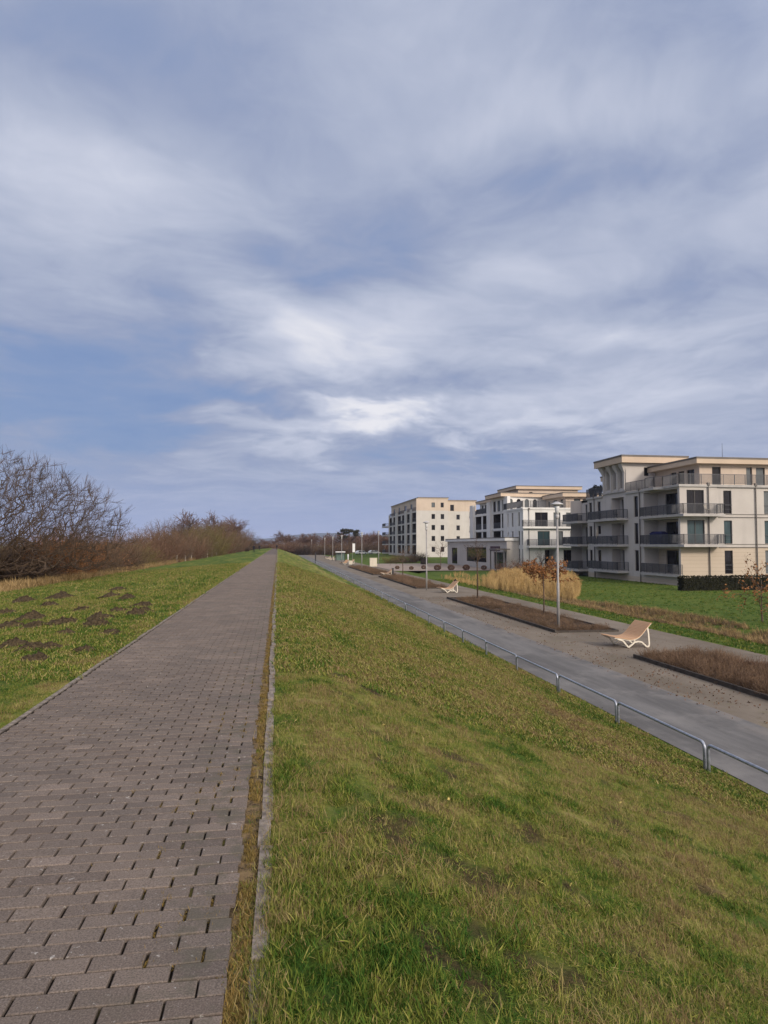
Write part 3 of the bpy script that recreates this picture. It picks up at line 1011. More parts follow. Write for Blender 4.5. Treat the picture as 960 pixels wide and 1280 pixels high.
# tower columns with flaring capitals
for yc in (79.4, 77.55, 75.95, 74.42):
    col_ = MB()
    w0, w1 = .20, .46
    col_.box(X0 - .14, X0 - .004, yc - w0, yc + w0, 7.95, 10.0)
    col_.hexa([(X0 - .14, yc - w0, 10.0), (X0 - .004, yc - w0, 10.0), (X0 - .004, yc + w0, 10.0), (X0 - .14, yc + w0, 10.0),
               (X0 - .62, yc - w1, 11.02), (X0 - .004, yc - w1, 11.02), (X0 - .004, yc + w1, 11.02), (X0 - .62, yc + w1, 11.02)])
    col_.build('column', M['cream'], root)
sl = MB()
sl.box(X0 - .16, X0 - .004, TY0 - .1, TY1 + .1, 7.75, 7.93)
sl.build('sill', M['slab'], root)
roof(root, [(X0 - .85, TY0 - .75), (47.5, TY0 - .75), (47.5, TY1 + .5), (X0 - .85, TY1 + .5)], 11.06, 11.95, .2)
roof(root, [(PWX - .85, PWY - .85), (61.2, PWY - .85), (61.2, 86), (PWX - .85, 86)], 10.004, 10.68, .18)
# balconies
for k, z in enumerate(FZ[:3]):
    if k == 0:
        poly = [(X0 - .45, 63.1), (X0 + .03, 63.1), (X0 + .03, 70.4), (X0 - .45, 70.4)]
        edge = [(X0 + .0, 63.16), (X0 - .4, 63.16), (X0 - .4, 70.35), (X0 - .02, 70.35)]
    else:
        poly = [(X0 - .45, 62.1), (X0 + 4.1, 62.1), (X0 + 4.1, Y0 - .003), (X0 - .003, Y0 - .003), (X0 - .003, 70.4), (X0 - .45, 70.4)]
        edge = [(X0 + 4.05, Y0 - .05), (X0 + 4.05, 62.16), (X0 - .4, 62.16), (X0 - .4, 70.35), (X0 - .02, 70.35)]
    balcony(root, poly, z - .004, edge)
    balcony(root, [(X0 - 1.25, 74.0), (X0 - .003, 73.7), (X0 - .003, 81.9), (X0 - 1.25, 81.6)], z - .004, [(X0 - .03, 73.78), (X0 - 1.2, 74.05), (X0 - 1.2, 81.55), (X0 - .03, 81.82)])
    balcony(root, [(X0 - 1.3, YN + .2), (X0 + 1.597, YN + .2), (X0 + 1.597, 89.2), (X0 - 1.3, 89.2)], z - .004 - (.2 if k == 0 else 0), [(X0 + 1.5, YN + .25), (X0 - 1.25, YN + .25), (X0 - 1.25, 89.15), (X0 + 1.5, 89.15)])
balcony(root, [(X0 - .2, 66.2), (X0 - .003, 66.0), (X0 - .003, 69.2), (X0 - .9, 68.7), (X0 - .9, 66.7)], FZ[3] - .006, [], rail=False)
tr = MB()
tr.box(X0 - .15, XE, Y0 - .15, Y0 - .004, FZ[3] - .2, FZ[3] + .05)
tr.box(X0 - .15, X0 - .004, Y0 + .0, TY0 - .01, FZ[3] - .2, FZ[3] + .05)
tre = tr.build('terrace_edge', M['slab'], root)
railing(tre, [(XE, Y0 - .1), (X0 - .1, Y0 - .1), (X0 - .1, 66.3), (X0 - .75, 66.8), (X0 - .75, 68.6), (X0 - .1, 69.1), (X0 - .1, TY0 - .05)], FZ[3] + .05, 1.05)
tr = MB()
tr.box(X0 - .15, X0 - .004, TY1 + .01, YN, FZ[3] - .2, FZ[3] + .05)
tre = tr.build('terrace_edge', M['slab'], root)
railing(tre, [(X0 - .1, TY1 + .05), (X0 - .1, YN)], FZ[3] + .05, 1.05)
for x, y in ((43.1, Y0 - .12), (48.4, Y0 - .12), (54.0, Y0 - .12)):
    pipe(root, x, y, -2.6, FZ[3] - .05)
for y in (71.0, 82.1):
    pipe(root, X0 - .1, y, -2.6, FZ[3] - .05)
# low guards in front of the narrow french windows
for z in FZ[:3]:
    for u in (4.83, 9.4):
        gb = MB()
        gb.bar((X0 + u, Y0 - .04, z + .95), (X0 + u + .93, Y0 - .04, z + .95), .04, .05)
        gb.bar((X0 + u, Y0 - .04, z + .5), (X0 + u + .93, Y0 - .04, z + .5), .02, .02)
        gb.build('window_guard', M['rail'], root)
lm = MB()
lm.tube([(49.5, 70, 10.68), (49.5, 70, 13.0)], [.03, .015], 6)
lm.tube([(49.2, 70, 11.4), (49.8, 70, 11.4)], .02, 6)
lm.build('roof_mast', M['rail'], root)

# ===== second block, south-west corner at (38, 102.5)
root = empty('apartment_building', (0, 0, 0), 'white middle apartment block with arched top windows, behind the low pavilion', 'apartment building')
X0, Y0, XE = 38.0, 102.5, 57.0
FZ = [-1.45, 1.4, 4.4, 7.35]
wl = MB()      # 0 white, 1 peach, 2 cream
ops = []
for u0, u1, pm in ((2.3, 4.35, 'pane'), (5.35, 6.45, 'pane_curtain'), (7.45, 8.5, 'pane_curtain'), (10, 12.2, None), (14, 15.2, None)):
    ops.append(('w', u0 - .35, u1 - .3, FZ[2] + .04, FZ[2] + 2.25, pm))
for u0, u1, pm in ((2.35, 4.35, 'pane_teal'), (5.6, 6.55, 'pane_curtain'), (7.75, 8.7, 'pane_curtain'), (10, 12.2, None), (14, 15.2, None)):
    ops.append(('w', u0, u1, FZ[1] + .04, FZ[1] + 2.3, pm))
ops += [('l', 3.5, 5.35, -1.6, .85, (2.2, [('w', 3.6, 5.2, -1.5, .7, 'pane')])), ('l', 6.6, 9.6, -1.6, .8, (2.2, [('w', 6.8, 9.4, -1.5, .7, 'pane')]))]
facade(wl, root, X0, Y0, 1, 0, XE - X0, -2.6, FZ[3], ops, 0, rnd)
# west front of the south wing, then the set of deep loggias beyond it
YM = 111.8
wops = []
for z in FZ[:3]:
    for a, b in ((107.1, 107.8), (104.1, 104.75)):
        wops.append(('w', YM - b, YM - a, z + .1, z + 2.35, 'pane'))
    if z != FZ[2]:
        wops.append(('w', YM - 103.3, YM - 102.8, z + .1, z + 2.3, 'pane'))
    wops.append(('w', YM - 110.1, YM - 109.4, z + .1, z + 2.3, 'pane'))
facade(wl, root, X0, YM, 0, -1, YM - Y0, -2.6, FZ[3], wops, 0, rnd)
YL = 133.0
wops = []
for k, z in enumerate(FZ[:3]):
    for a, b in ((130.1, 126.4), (125.4, 121.8), (119.0, 115.0), (114.2, 112.4)):
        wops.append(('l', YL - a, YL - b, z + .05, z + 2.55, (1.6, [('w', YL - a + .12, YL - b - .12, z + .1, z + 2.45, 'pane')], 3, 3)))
facade(wl, root, X0 + .5, YL, 0, -1, YL - YM, -2.6, FZ[3], wops, 0, rnd)
facade(wl, root, X0, YM, -1, 0, -.5 + 1.0, -2.6, FZ[3], [], 0, rnd) if False else None
wl.face([(X0, YM, -2.6), (X0, YM, FZ[3]), (X0 + .5, YM, FZ[3]), (X0 + .5, YM, -2.6)], 0)
facade(wl, root, X0 + 4.5, 139.5, 0, -1, 139.5 - YL, -2.6, FZ[3] + 2.6, [('w', 1, 3, z + .1, z + 2.3) for z in FZ], 0, rnd)
facade(wl, root, XE, 139.5, -1, 0, XE - X0 - 4.5, -2.6, FZ[3] + 2.6, [], 0, rnd)
facade(wl, root, XE, Y0, 0, 1, 139.5 - Y0, -2.6, FZ[3], [], 0, rnd)
facade(wl, root, X0 + 4.5, YL, -1, 0, 4.0, -2.6, FZ[3], [], 0, rnd)
wl.prism([(X0 + .505, Y0 + .004), (XE - .003, Y0 + .004), (XE - .003, 139.49), (X0 + 4.51, 139.49), (X0 + 4.51, YL - .003), (X0 + .505, YL - .003)], FZ[3] - .3, FZ[3] + .004, 0)
wl.prism([(X0 + .003, Y0 + .004), (X0 + .504, Y0 + .004), (X0 + .504, YM - .004), (X0 + .003, YM - .004)], FZ[3] - .3, FZ[3] + .004, 0)
# top storey with four arched windows, set at an angle
ax, ay, bx_, by_ = 38.3, 111.4, 46.6, 113.2
L = math.hypot(bx_ - ax, by_ - ay)
aops = [('a', .45 + q * 1.62, .45 + q * 1.62 + .85, FZ[3] + .1, FZ[3] + 2.05, 'pane' if q % 2 else 'pane_curtain') for q in range(4)]
facade(wl, root, ax, ay, (bx_ - ax) / L, (by_ - ay) / L, L, FZ[3], 9.75, aops, 0, rnd)
facade(wl, root, ax, 119.6, 0, -1, 119.6 - ay, FZ[3], 9.75, [('w', 1, 2.6, FZ[3] + .05, 9.3), ('w', 3.4, 5, FZ[3] + .05, 9.3), ('w', 6, 7.2, FZ[3] + .05, 9.3)], 0, rnd)
facade(wl, root, ax + 1.6, 132.0, 0, -1, 132.0 - 119.6, FZ[3], 9.6, [('w', 1, 2.4, FZ[3] + .05, 9.3), ('w', 3.2, 5.2, FZ[3] + .05, 9.3), ('w', 7, 9.2, FZ[3] + .05, 9.3)], 0, rnd)
facade(wl, root, 50.0, 132.0, -1, 0, 10.1, FZ[3], 9.6, [], 0, rnd)
# peach top storey on the south wing
facade(wl, root, 46.0, 104.6, 1, 0, 9.5, FZ[3], 9.3, [('w', 1.4, 2.5, FZ[3] + .05, 9.0, 'pane_curtain'), ('w', 2.9, 4.0, FZ[3] + .05, 9.0, 'pane_curtain'), ('w', 6, 8, FZ[3] + .05, 9.0)], 1, rnd)
facade(wl, root, 46.0, 113.0, 0, -1, 8.4, FZ[3], 9.3, [('w', 1, 2, FZ[3] + .05, 9.0), ('w', 3, 5.0, FZ[3] + .05, 9.0, 'pane_curtain'), ('w', 6.2, 7.4, FZ[3] + .05, 9.0)], 1, rnd)
facade(wl, root, 55.5, 104.6, 0, 1, 12, FZ[3], 9.3, [], 1, rnd)
# recessed lift-house tier
facade(wl, root, 45.0, 124.0, 1, 0, 12, 9.5, 12.1, [('w', 2.2, 2.9, 10.6, 11.6, 'pane')], 1, rnd)
facade(wl, root, 45.0, 134.0, 0, -1, 10, 9.5, 12.1, [], 1, rnd)
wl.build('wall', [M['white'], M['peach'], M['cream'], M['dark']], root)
roof(root, [(37.2, 110.9), (47.6, 112.6), (57.0, 114), (57.0, 119.8), (37.2, 119.8)], 9.754, 10.45, .16)
roof(root, [(39.2, 119.85), (57, 119.85), (57, 132.6), (39.2, 132.6)], 9.604, 10.15, .14)
roof(root, [(45.1, 103.7), (56.4, 103.7), (56.4, 112.5), (45.1, 112.5)], 9.304, 9.74 + .25, .14)
roof(root, [(44.4, 123.4), (57.6, 123.4), (57.6, 134.5), (44.4, 134.5)], 12.104, 12.75, .14)
for k, z in enumerate(FZ[1:3]):
    yo = .95 if k == 0 else .6
    balcony(root, [(X0 + (.55 if k == 0 else -.25), Y0 - yo), (XE, Y0 - yo), (XE, Y0 - .003), (X0 + (.55 if k == 0 else -.25), Y0 - .003)], z - .003,
            [(X0 + (.6 if k == 0 else -.2), Y0 - .05), (X0 + (.6 if k == 0 else -.2), Y0 - yo + .05), (XE, Y0 - yo + .05)], m='white', th=.3)
tr = MB()
tr.box(X0 - .12, XE, Y0 - .12, Y0 - .004, FZ[3] - .25, FZ[3] + .06)
tr.box(X0 - .12, X0 - .004, Y0, YM - .2, FZ[3] - .25, FZ[3] + .06)
t_ = tr.build('terrace_edge', M['white'], root)
railing(t_, [(XE, Y0 - .08), (X0 - .08, Y0 - .08), (X0 - .08, YM - .2)], FZ[3] + .06, 1.05)
# loggia grid: pale piers, floor bands, railings
for z in FZ[1:3]:
    for a, b in ((130.0, 121.9), (118.9, 112.5)):
        railing(root, [(X0 + .56, a), (X0 + .56, b)], z + .05, 1.0)
railing(root, [(X0 + .56, 130.0), (X0 + .56, 121.9)], FZ[3] + .05, 1.0)
railing(root, [(X0 + .56, 118.9), (X0 + .56, 112.5)], FZ[3] + .05, 1.0)
for y0_, y1_, zt in ((130.5, 132.6, 9.3), (119.4, 121.5, 9.3), (109.9, 112.0, 9.73)):
    pm = MB()
    pm.box(X0 - .03, X0 + .497, y0_, y1_, -2.6, zt)
    pm.build('pier', M['white'], root)
fb = MB()
for z in FZ[1:4]:
    for a, b in ((121.505, 130.495), (112.005, 119.395)):
        fb.box(X0 + .38, X0 + .497, a, b, z - .36, z + .03)
fb.build('floor_band', M['white'], root)
for k, z in enumerate(FZ[1:4]):
    balcony(root, [(X0 + 1.5, 133.1), (X0 + 4.4, 133.1), (X0 + 4.4, 138.5), (X0 + 1.5, 138.5)], z, [(X0 + 4.3, 133.2), (X0 + 1.6, 133.2), (X0 + 1.6, 138.4)])
for x in (38.9, 47.3):
    pipe(root, x, Y0 - .12, -2.5, FZ[3] - .3, .05)

# ===== low pavilion in front of it
root = empty('pavilion', (36.0, 110, -2.5), 'low flat-roofed grey pavilion with dark shop windows, in front of the white block', 'pavilion')
root.location = (0, 0, 0)
wl = MB()
ZT = 2.62
L = 143.0 - 104.6
PU = lambda y: 143.0 - y
facade(wl, root, 36.0, 143.0, 0, -1, L, -2.6, 2.2,
       [('w', PU(139.6), PU(135.0), -2.3, .95, 'pane'), ('w', PU(128.2), PU(115.4), -1.55, 1.1, 'pane'), ('w', PU(111.2), PU(106.3), -2.5, .35, 'pane'), ('w', PU(105.7), PU(105.0), -2.3, .35, 'pane')], 0, rnd)
facade(wl, root, 36.0, 104.6, 1, 0, 1.96, -2.6, 2.2, [], 0, rnd)
facade(wl, root, 46.0, 143.0, -1, 0, 10.0, -2.6, 2.2, [('w', 2, 4, -1.5, 1)], 0, rnd)
facade(wl, root, 46.0, 139.6, 0, 1, 3.4, -2.6, 2.2, [], 0, rnd)
wl.build('wall', [M['cream'], M['cream'], M['cream']], root)
r_ = MB()
r_.prism([(35.6, 104.4), (37.9, 104.4), (37.9, 133.1), (46.2, 140), (46.2, 143.3), (35.6, 143.3)], 2.203, 2.66)
rr_ = r_.build('roof', M['white'], root)
r_ = MB()
r_.prism([(35.55, 104.35), (37.9, 104.35), (37.9, 133.1), (46.25, 140), (46.25, 143.35), (35.55, 143.35)], 2.663, 2.78)
r_.build('roof_edge', M['rooftop'], rr_)
# sign board over the door, lettering too small to read in the photo
s_ = MB()
s_.box(35.9, 35.996, 107.9, 112.9, .55, 1.3)
sg = s_.build('sign_board', M['board'], root)
cn = MB()
cn.box(33.6, 35.99, 102.9, 106.2, .75, .95)
cn.box(33.7, 33.85, 103.0, 103.15, -2.6, .747)
cn.box(33.7, 33.85, 105.95, 106.1, -2.6, .747)
cn.build('entrance_canopy', M['pipe'], root)

# ===== far block, south-west corner at (37.9, 185.6)
root = empty('apartment_building', (0, 0, 0), 'farthest pale apartment block, with a grid of dark loggias on its dike side', 'apartment building')
X0, Y0 = 37.9, 185.6
FZ = [-1.15, 1.85, 4.9, 7.95, 11.05]
wl = MB()
ops = []
for k, z in enumerate(FZ[:4]):
    for u in (4.3, 6.9):
        ops.append(('w', u, u + 1.0, z + .75, z + 2.15, 'pane'))
facade(wl, root, X0, Y0, 1, 0, 9.0, -2.6, FZ[4], ops, 0, rnd)
facade(wl, root, X0, Y0 + .004, 1, 0, 9.0, FZ[4], 14.4, [('w', 4.3, 5.3, 11.95, 13.3, 'pane_curtain'), ('w', 6.9, 7.8, 11.95, 13.3, 'pane')], 1, rnd)
ops = [('w', 3.2, 4.2, z + .75, z + 2.15, 'pane') for z in FZ[:4]]
facade(wl, root, X0 + 9, Y0 + 3, 1, 0, 14, -2.6, FZ[4], ops, 0, rnd)
facade(wl, root, X0 + 9, Y0 + 3.004, 1, 0, 9, FZ[4], 13.9, [('w', 1.4, 2.5, FZ[4] + .1, 12.9, 'pane')], 1, rnd)
facade(wl, root, X0 + 9, Y0, 0, 1, 3, -2.6, 14.4, [], 0, rnd)
YB = 233.0
wops = []
for z in FZ[:4]:
    for a, b in ((231.2, 226.8), (223.6, 219.1), (214.8, 209.8), (207.6, 202.8), (199.1, 194.3), (191.3, 186.1)):
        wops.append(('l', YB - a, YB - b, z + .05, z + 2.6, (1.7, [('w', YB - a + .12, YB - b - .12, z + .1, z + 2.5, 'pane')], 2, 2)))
facade(wl, root, X0, YB, 0, -1, YB - Y0, -2.6, FZ[4], wops, 0, rnd)
facade(wl, root, X0 + .7, YB - 1, 0, -1, YB - 1 - Y0 - .004, FZ[4], 14.4, [('w', YB - a, YB - b, FZ[4] + .1, 13.4) for a, b in ((229, 225.5), (219, 216), (209, 205), (199, 196))], 1, rnd)
facade(wl, root, 60.9, YB, -1, 0, 23, -2.6, FZ[4], [], 0, rnd)
facade(wl, root, 60.9, Y0 + 3, 0, 1, YB - Y0 - 3, -2.6, FZ[4], [], 0, rnd)
wl.prism([(X0 + .003, Y0 + .01), (46.89, Y0 + .01), (46.89, Y0 + 3.01), (60.89, Y0 + 3.01), (60.89, YB - .01), (X0 + .003, YB - .01)], FZ[4] - .3, FZ[4] + .003)
wl.build('wall', [M['greybeige'], M['peach'], M['dark']], root)
roof(root, [(X0 + .5, Y0 - .12), (47.05, Y0 - .12), (47.05, 232), (X0 + .5, 232)], 14.404, 14.75, .18)
roof(root, [(47.1, Y0 + 2.85), (56, Y0 + 2.85), (56, 232), (47.1, 232)], 13.9, 14.25, .18)
for a, b in ((232.0, 231.3), (219.0, 214.9), (202.7, 199.2), (194.2, 191.4)):
    pr = MB()
    pr.box(X0 - .25, X0 - .003, b, a, -2.4, FZ[4] + .6)
    pr.build('pier', M['greybeige'], root)
for z in FZ[1:5]:
    for a, b in ((231.0, 219.2), (214.7, 202.9), (199.0, 194.4), (191.2, 186.2)):
        railing(root, [(X0 - .04, a), (X0 - .04, b)], z + .05, .95, pitch=.3)
for z in FZ[:4]:
    balcony(root, [(X0 - 1.2, 233.5), (X0 + 3, 233.5), (X0 + 3, 241), (X0 - 1.2, 241)], z, [(X0 + 2.9, 233.6), (X0 - 1.1, 233.6), (X0 - 1.1, 240.9)], th=.4)

# cars, cabinets, hedges and the rest follow

# ------------------------------------------------------------------ scattered ground cover
def scatter(name, pts, scl, variants, dry=None, lean=.25, seed=1, idx=None):
    """one object that places tuft meshes on its points"""
    r = np.random.default_rng(seed)
    n = len(pts)
    me = bpy.data.meshes.new(name)
    me.vertices.add(n)
    me.vertices.foreach_set('co', np.asarray(pts, np.float32).ravel())
    rot = np.stack([r.normal(0, lean, n), r.normal(0, lean, n), r.uniform(0, 6.283, n)], 1)
    a = me.attributes.new('rot', 'FLOAT_VECTOR', 'POINT'); a.data.foreach_set('vector', rot.astype(np.float32).ravel())
    a = me.attributes.new('scl', 'FLOAT', 'POINT'); a.data.foreach_set('value', np.asarray(scl, np.float32))
    a = me.attributes.new('dry', 'FLOAT', 'POINT'); a.data.foreach_set('value', np.asarray(dry if dry is not None else np.zeros(n), np.float32))
    a = me.attributes.new('pick', 'INT', 'POINT'); a.data.foreach_set('value', np.asarray(idx if idx is not None else r.integers(0, len(variants), n), np.int32))
    o = link(name, me)
    c = bpy.data.collections.new(name + '_kinds')
    for k, vm in enumerate(variants):
        ob = bpy.data.objects.new('%s_kind_%02d' % (name, k), vm)
        c.objects.link(ob)
    g = bpy.data.node_groups.new(name, 'GeometryNodeTree')
    g.interface.new_socket('Geometry', in_out='INPUT', socket_type='NodeSocketGeometry')
    g.interface.new_socket('Geometry', in_out='OUTPUT', socket_type='NodeSocketGeometry')
    N, Lk = g.nodes, g.links
    gi, go = N.new('NodeGroupInput'), N.new('NodeGroupOutput')
    ci = N.new('GeometryNodeCollectionInfo')
    ci.inputs['Collection'].default_value = c
    ci.inputs['Separate Children'].default_value = True
    ci.inputs['Reset Children'].default_value = True

    def attr(nm, ty):
        q = N.new('GeometryNodeInputNamedAttribute')
        q.data_type = ty
        q.inputs['Name'].default_value = nm
        return q.outputs['Attribute']
    e2r = N.new('FunctionNodeEulerToRotation')
    Lk.new(attr('rot', 'FLOAT_VECTOR'), e2r.inputs[0])
    ip = N.new('GeometryNodeInstanceOnPoints')
    Lk.new(gi.outputs[0], ip.inputs['Points'])
    Lk.new(ci.outputs[0], ip.inputs['Instance'])
    ip.inputs['Pick Instance'].default_value = True
    Lk.new(attr('pick', 'INT'), ip.inputs['Instance Index'])
    Lk.new(e2r.outputs[0], ip.inputs['Rotation'])
    Lk.new(attr('scl', 'FLOAT'), ip.inputs['Scale'])
    Lk.new(ip.outputs[0], go.inputs[0])
    md = o.modifiers.new('scatter', 'NODES')
    md.node_group = g
    return o


def blades(n, rad, lmin, lmax, wid, lean, material, seed, straw=.2, curl=.6):
    """a tuft of curved, tapering grass blades"""
    r = np.random.default_rng(seed)
    th, rr_ = r.uniform(0, 6.283, n), rad * np.sqrt(r.random(n))
    base = np.stack([rr_ * np.cos(th), rr_ * np.sin(th), np.full(n, -.006)], 1)
    ln = r.uniform(lmin, lmax, n)
    ph = r.uniform(0, 6.283, n)
    inc = np.abs(r.normal(0, lean, n))
    hd = np.stack([np.cos(ph), np.sin(ph), np.zeros(n)], 1)
    side = np.stack([-np.sin(ph), np.cos(ph), np.zeros(n)], 1)
    w_ = (wid * r.uniform(.6, 1.3, n))[:, None]
    V = []
    p = base
    for k in range(4):
        f = (1.0, .9, .62, .06)[k]
        V += [p - side * w_ * f, p + side * w_ * f]
        a = np.clip(inc + curl * (k + .5) / 3 * r.uniform(.3, 1.2, n), 0, 1.9)
        p = p + (hd * np.sin(a)[:, None] + np.array([[0, 0, 1.]]) * np.cos(a)[:, None]) * (ln / 3)[:, None]
    V = np.stack(V, 1).reshape(-1, 3)
    b = (np.arange(n) * 8)[:, None]
    F = np.concatenate([b + np.array([[2 * k, 2 * k + 1, 2 * k + 3, 2 * k + 2]]) for k in range(3)], 0)
    t = np.clip(r.normal(.42, .16, n) + (r.random(n) < straw) * .5, 0, 1.2)
    return np_mesh('grass_tuft', V, F, material, True, {'tint': ('POINT', np.repeat(t, 8))})


tufts = [blades(17, .04, .012, .036, .0015, 1.0, M['blade'], s, .17, .7) for s in range(6)]
lush = [blades(30, .045, .03, .072, .0021, .62, M['blade'], 20 + s, .10, .8) for s in range(3)]
thatch = [blades(18, .06, .03, .085, .0013, 1.25, M['blade'], 40 + s, .7, .3) for s in range(2)]
far_t = [blades(16, .07, .025, .055, .0042, .8, M['blade'], 60 + s, .28) for s in range(3)]
kinds = tufts + lush + thatch + far_t      # 0-5 short, 6-8 lush, 9-10 thatch, 11-13 coarse

r = np.random.default_rng(33)
P_, S_, I_ = [], [], []
for (a, b, dens, sc_) in ((1.9, 3.4, 3400, 1.0), (3.4, 5.2, 2600, 1.0), (5.2, 8.5, 1500, 1.05), (8.5, 14, 850, 1.15), (14, 26, 330, 1.4), (26, 60, 70, 2.0)):
    for side in (1, -1):
        if side == 1:
            xa, xb = -.17, min(7.9, .86 * b + .1)
            dn = dens
        else:
            xa, xb = max(-14.0, -.48 * b), -2.32
            dn = dens * .8
            if xb - xa < .05:
                continue
        n = int((b - a) * (xb - xa) * dn)
        x, y = r.uniform(xa, xb, n), r.uniform(a, b, n)
        keep = r.random(n) > bareness(x, y) * .88
        # worn kerb strip stays mostly open
        keep &= ~((x > -.2) & (x < -.025) & (r.random(n) < np.clip(.10 + .42 * (y - 2.2) + 1.6 * (fbm(x * 3, y, 1.6, 3) - .5), .3, .95)))
        keep &= (x < .86 * y + .2) & (x > -.48 * y - .3)
        keep &= fbm(x, y, 5.5, 3) + .30 * r.random(n) > .53
        x, y = x[keep], y[keep]
        dr = dryness(x, y)
        n = len(x)
        k = r.integers(0, 6, n)
        lushp = np.clip((.42 - dr) * 1.4, .0, .5) * (fbm(x + 9, y, 2.4, 3) > .56) + .006 + .25 * np.exp(-(((x - .25) / .55) ** 2 + ((y - 2.7) / .8) ** 2))
        u = r.random(n)
        k = np.where(u < lushp, r.integers(6, 9, n), k)
        k = np.where((u > .82) & (dr > .34), r.integers(9, 11, n), k)
        if a >= 8.5:
            k = np.where(u < .8, r.integers(11, 14, n), k)
        P_.append(np.stack([x, y, ground_z(x, y)], 1)); I_.append(k)
        S_.append(sc_ * r.uniform(.65, 1.25, n) * np.where(x < 0, .9, 1))
# grass and dead stalks creeping over the edging stones
n = 2600
y = 1.95 + 9 * r.random(n) ** 2.4
x = -.065 + r.normal(0, .045, n)
keep = (fbm(x * 2 + 5, y, 1.7, 3) + .25 * r.random(n) - .05 * np.maximum(0, y - 3) > np.where(y < 3.4, .40, .54)) & (x > -.15)
x, y = x[keep], y[keep]
P_.append(np.stack([x, y, ground_z(x, y) + .012], 1)); S_.append(r.uniform(.6, 1.1, len(x)))
I_.append(np.where(r.random(len(x)) < .45, r.integers(9, 11, len(x)), np.where(r.random(len(x)) < .25, r.integers(6, 9, len(x)), r.integers(0, 6, len(x)))))
P_, S_, I_ = np.concatenate(P_), np.concatenate(S_), np.concatenate(I_)
tag(scatter('grass', P_, S_, kinds, dryness(P_[:, 0], P_[:, 1]), .28, 4, I_), 'patchy green and straw-coloured grass on the dike', 'grass', kind='stuff')

# yellow moss and grass in the gap beside the edging stones
mossy = [blades(26, .03, .010, .034, .0016, .8, M['moss'], 80 + s, .3, .5) for s in range(3)]
n = 2000
y = 1.9 + 26 * r.random(n) ** 2.0
x = -.122 + r.normal(0, .020, n)
keep = fbm(x * 9, y * 2, 1.9, 4) + .25 * r.random(n) > .56
# a little moss in the joints near the edge
n2 = 1100
y2 = 2.0 + 9 * r.random(n2) ** 1.4
j = np.round(y2 / BW)
x2 = -.15 - np.abs(r.normal(0, .28, n2))
x2 = np.round((x2 + .165) / BL * 2) / 2 * BL - .165 + r.normal(0, .004, n2)
k2 = fbm(x2 * 3, y2 * 3, 1.1, 2) > .56
X_ = np.concatenate([x[keep], x2[k2]]); Y_ = np.concatenate([y[keep], y2[k2]])
tag(scatter('moss', np.stack([X_, Y_, np.full(len(X_), -.014)], 1), r.uniform(.5, 1.2, len(X_)), mossy, None, .2, 6), 'yellowish moss and grass in the gap along the path edge', 'moss', kind='stuff')

# fallen leaves
n = 26
x = r.uniform(.1, 5, n); y = 2 + 9 * r.random(n)
v, f, t_ = flakes(np.stack([x, y, ground_z(x, y) + .03], 1), .015, r)
tag(link('fallen_leaves', np_mesh('fallen_leaves', v, f, M['leaf'])), 'few pale fallen leaves on the grass', 'leaves', kind='stuff')


def twiggy(n, h, rad, w0, material, seed, up=.5, kids=2, leaf=0, lsize=.03):
    """clump of fanning twigs, in metres"""
    r = np.random.default_rng(seed)
    th, q = r.uniform(0, 6.283, n), rad * np.sqrt(r.random(n))
    b = np.stack([q * np.cos(th), q * np.sin(th), np.full(n, -.02)], 1)
    d = np.stack([np.cos(th) * r.uniform(0, up, n), np.sin(th) * r.uniform(0, up, n), np.ones(n)], 1) + r.normal(0, .15, (n, 3))
    d /= np.linalg.norm(d, axis=1, keepdims=True)
    L_ = h * r.uniform(.55, 1.1, n)
    m = b + d * L_[:, None] * .5
    e = m + (d + r.normal(0, .2, (n, 3))) * L_[:, None] * .5
    A, B, r0, r1 = [b, m], [m, e], [np.full(n, w0), np.full(n, w0 * .75)], [np.full(n, w0 * .75), np.full(n, w0 * .35)]
    for _ in range(kids):
        f_ = r.uniform(0, .9, n)[:, None]
        s = m + (e - m) * f_
        dd = d + r.normal(0, .55, (n, 3))
        A.append(s); B.append(s + dd * L_[:, None] * .3); r0.append(np.full(n, w0 * .6)); r1.append(np.full(n, w0 * .3))
    parts = [frusta(np.concatenate(A), np.concatenate(B), np.concatenate(r0), np.concatenate(r1), 3, r.random(len(A) * n))]
    if leaf:
        k = r.integers(0, n, leaf)
        parts.append(flakes(m[k] + (e - m)[k] * r.random((leaf, 1)), lsize, r))
    v, f, t = merge(*parts)
    return np_mesh('twig_clump', v, f, material, False, {'tint': ('POINT', t)})


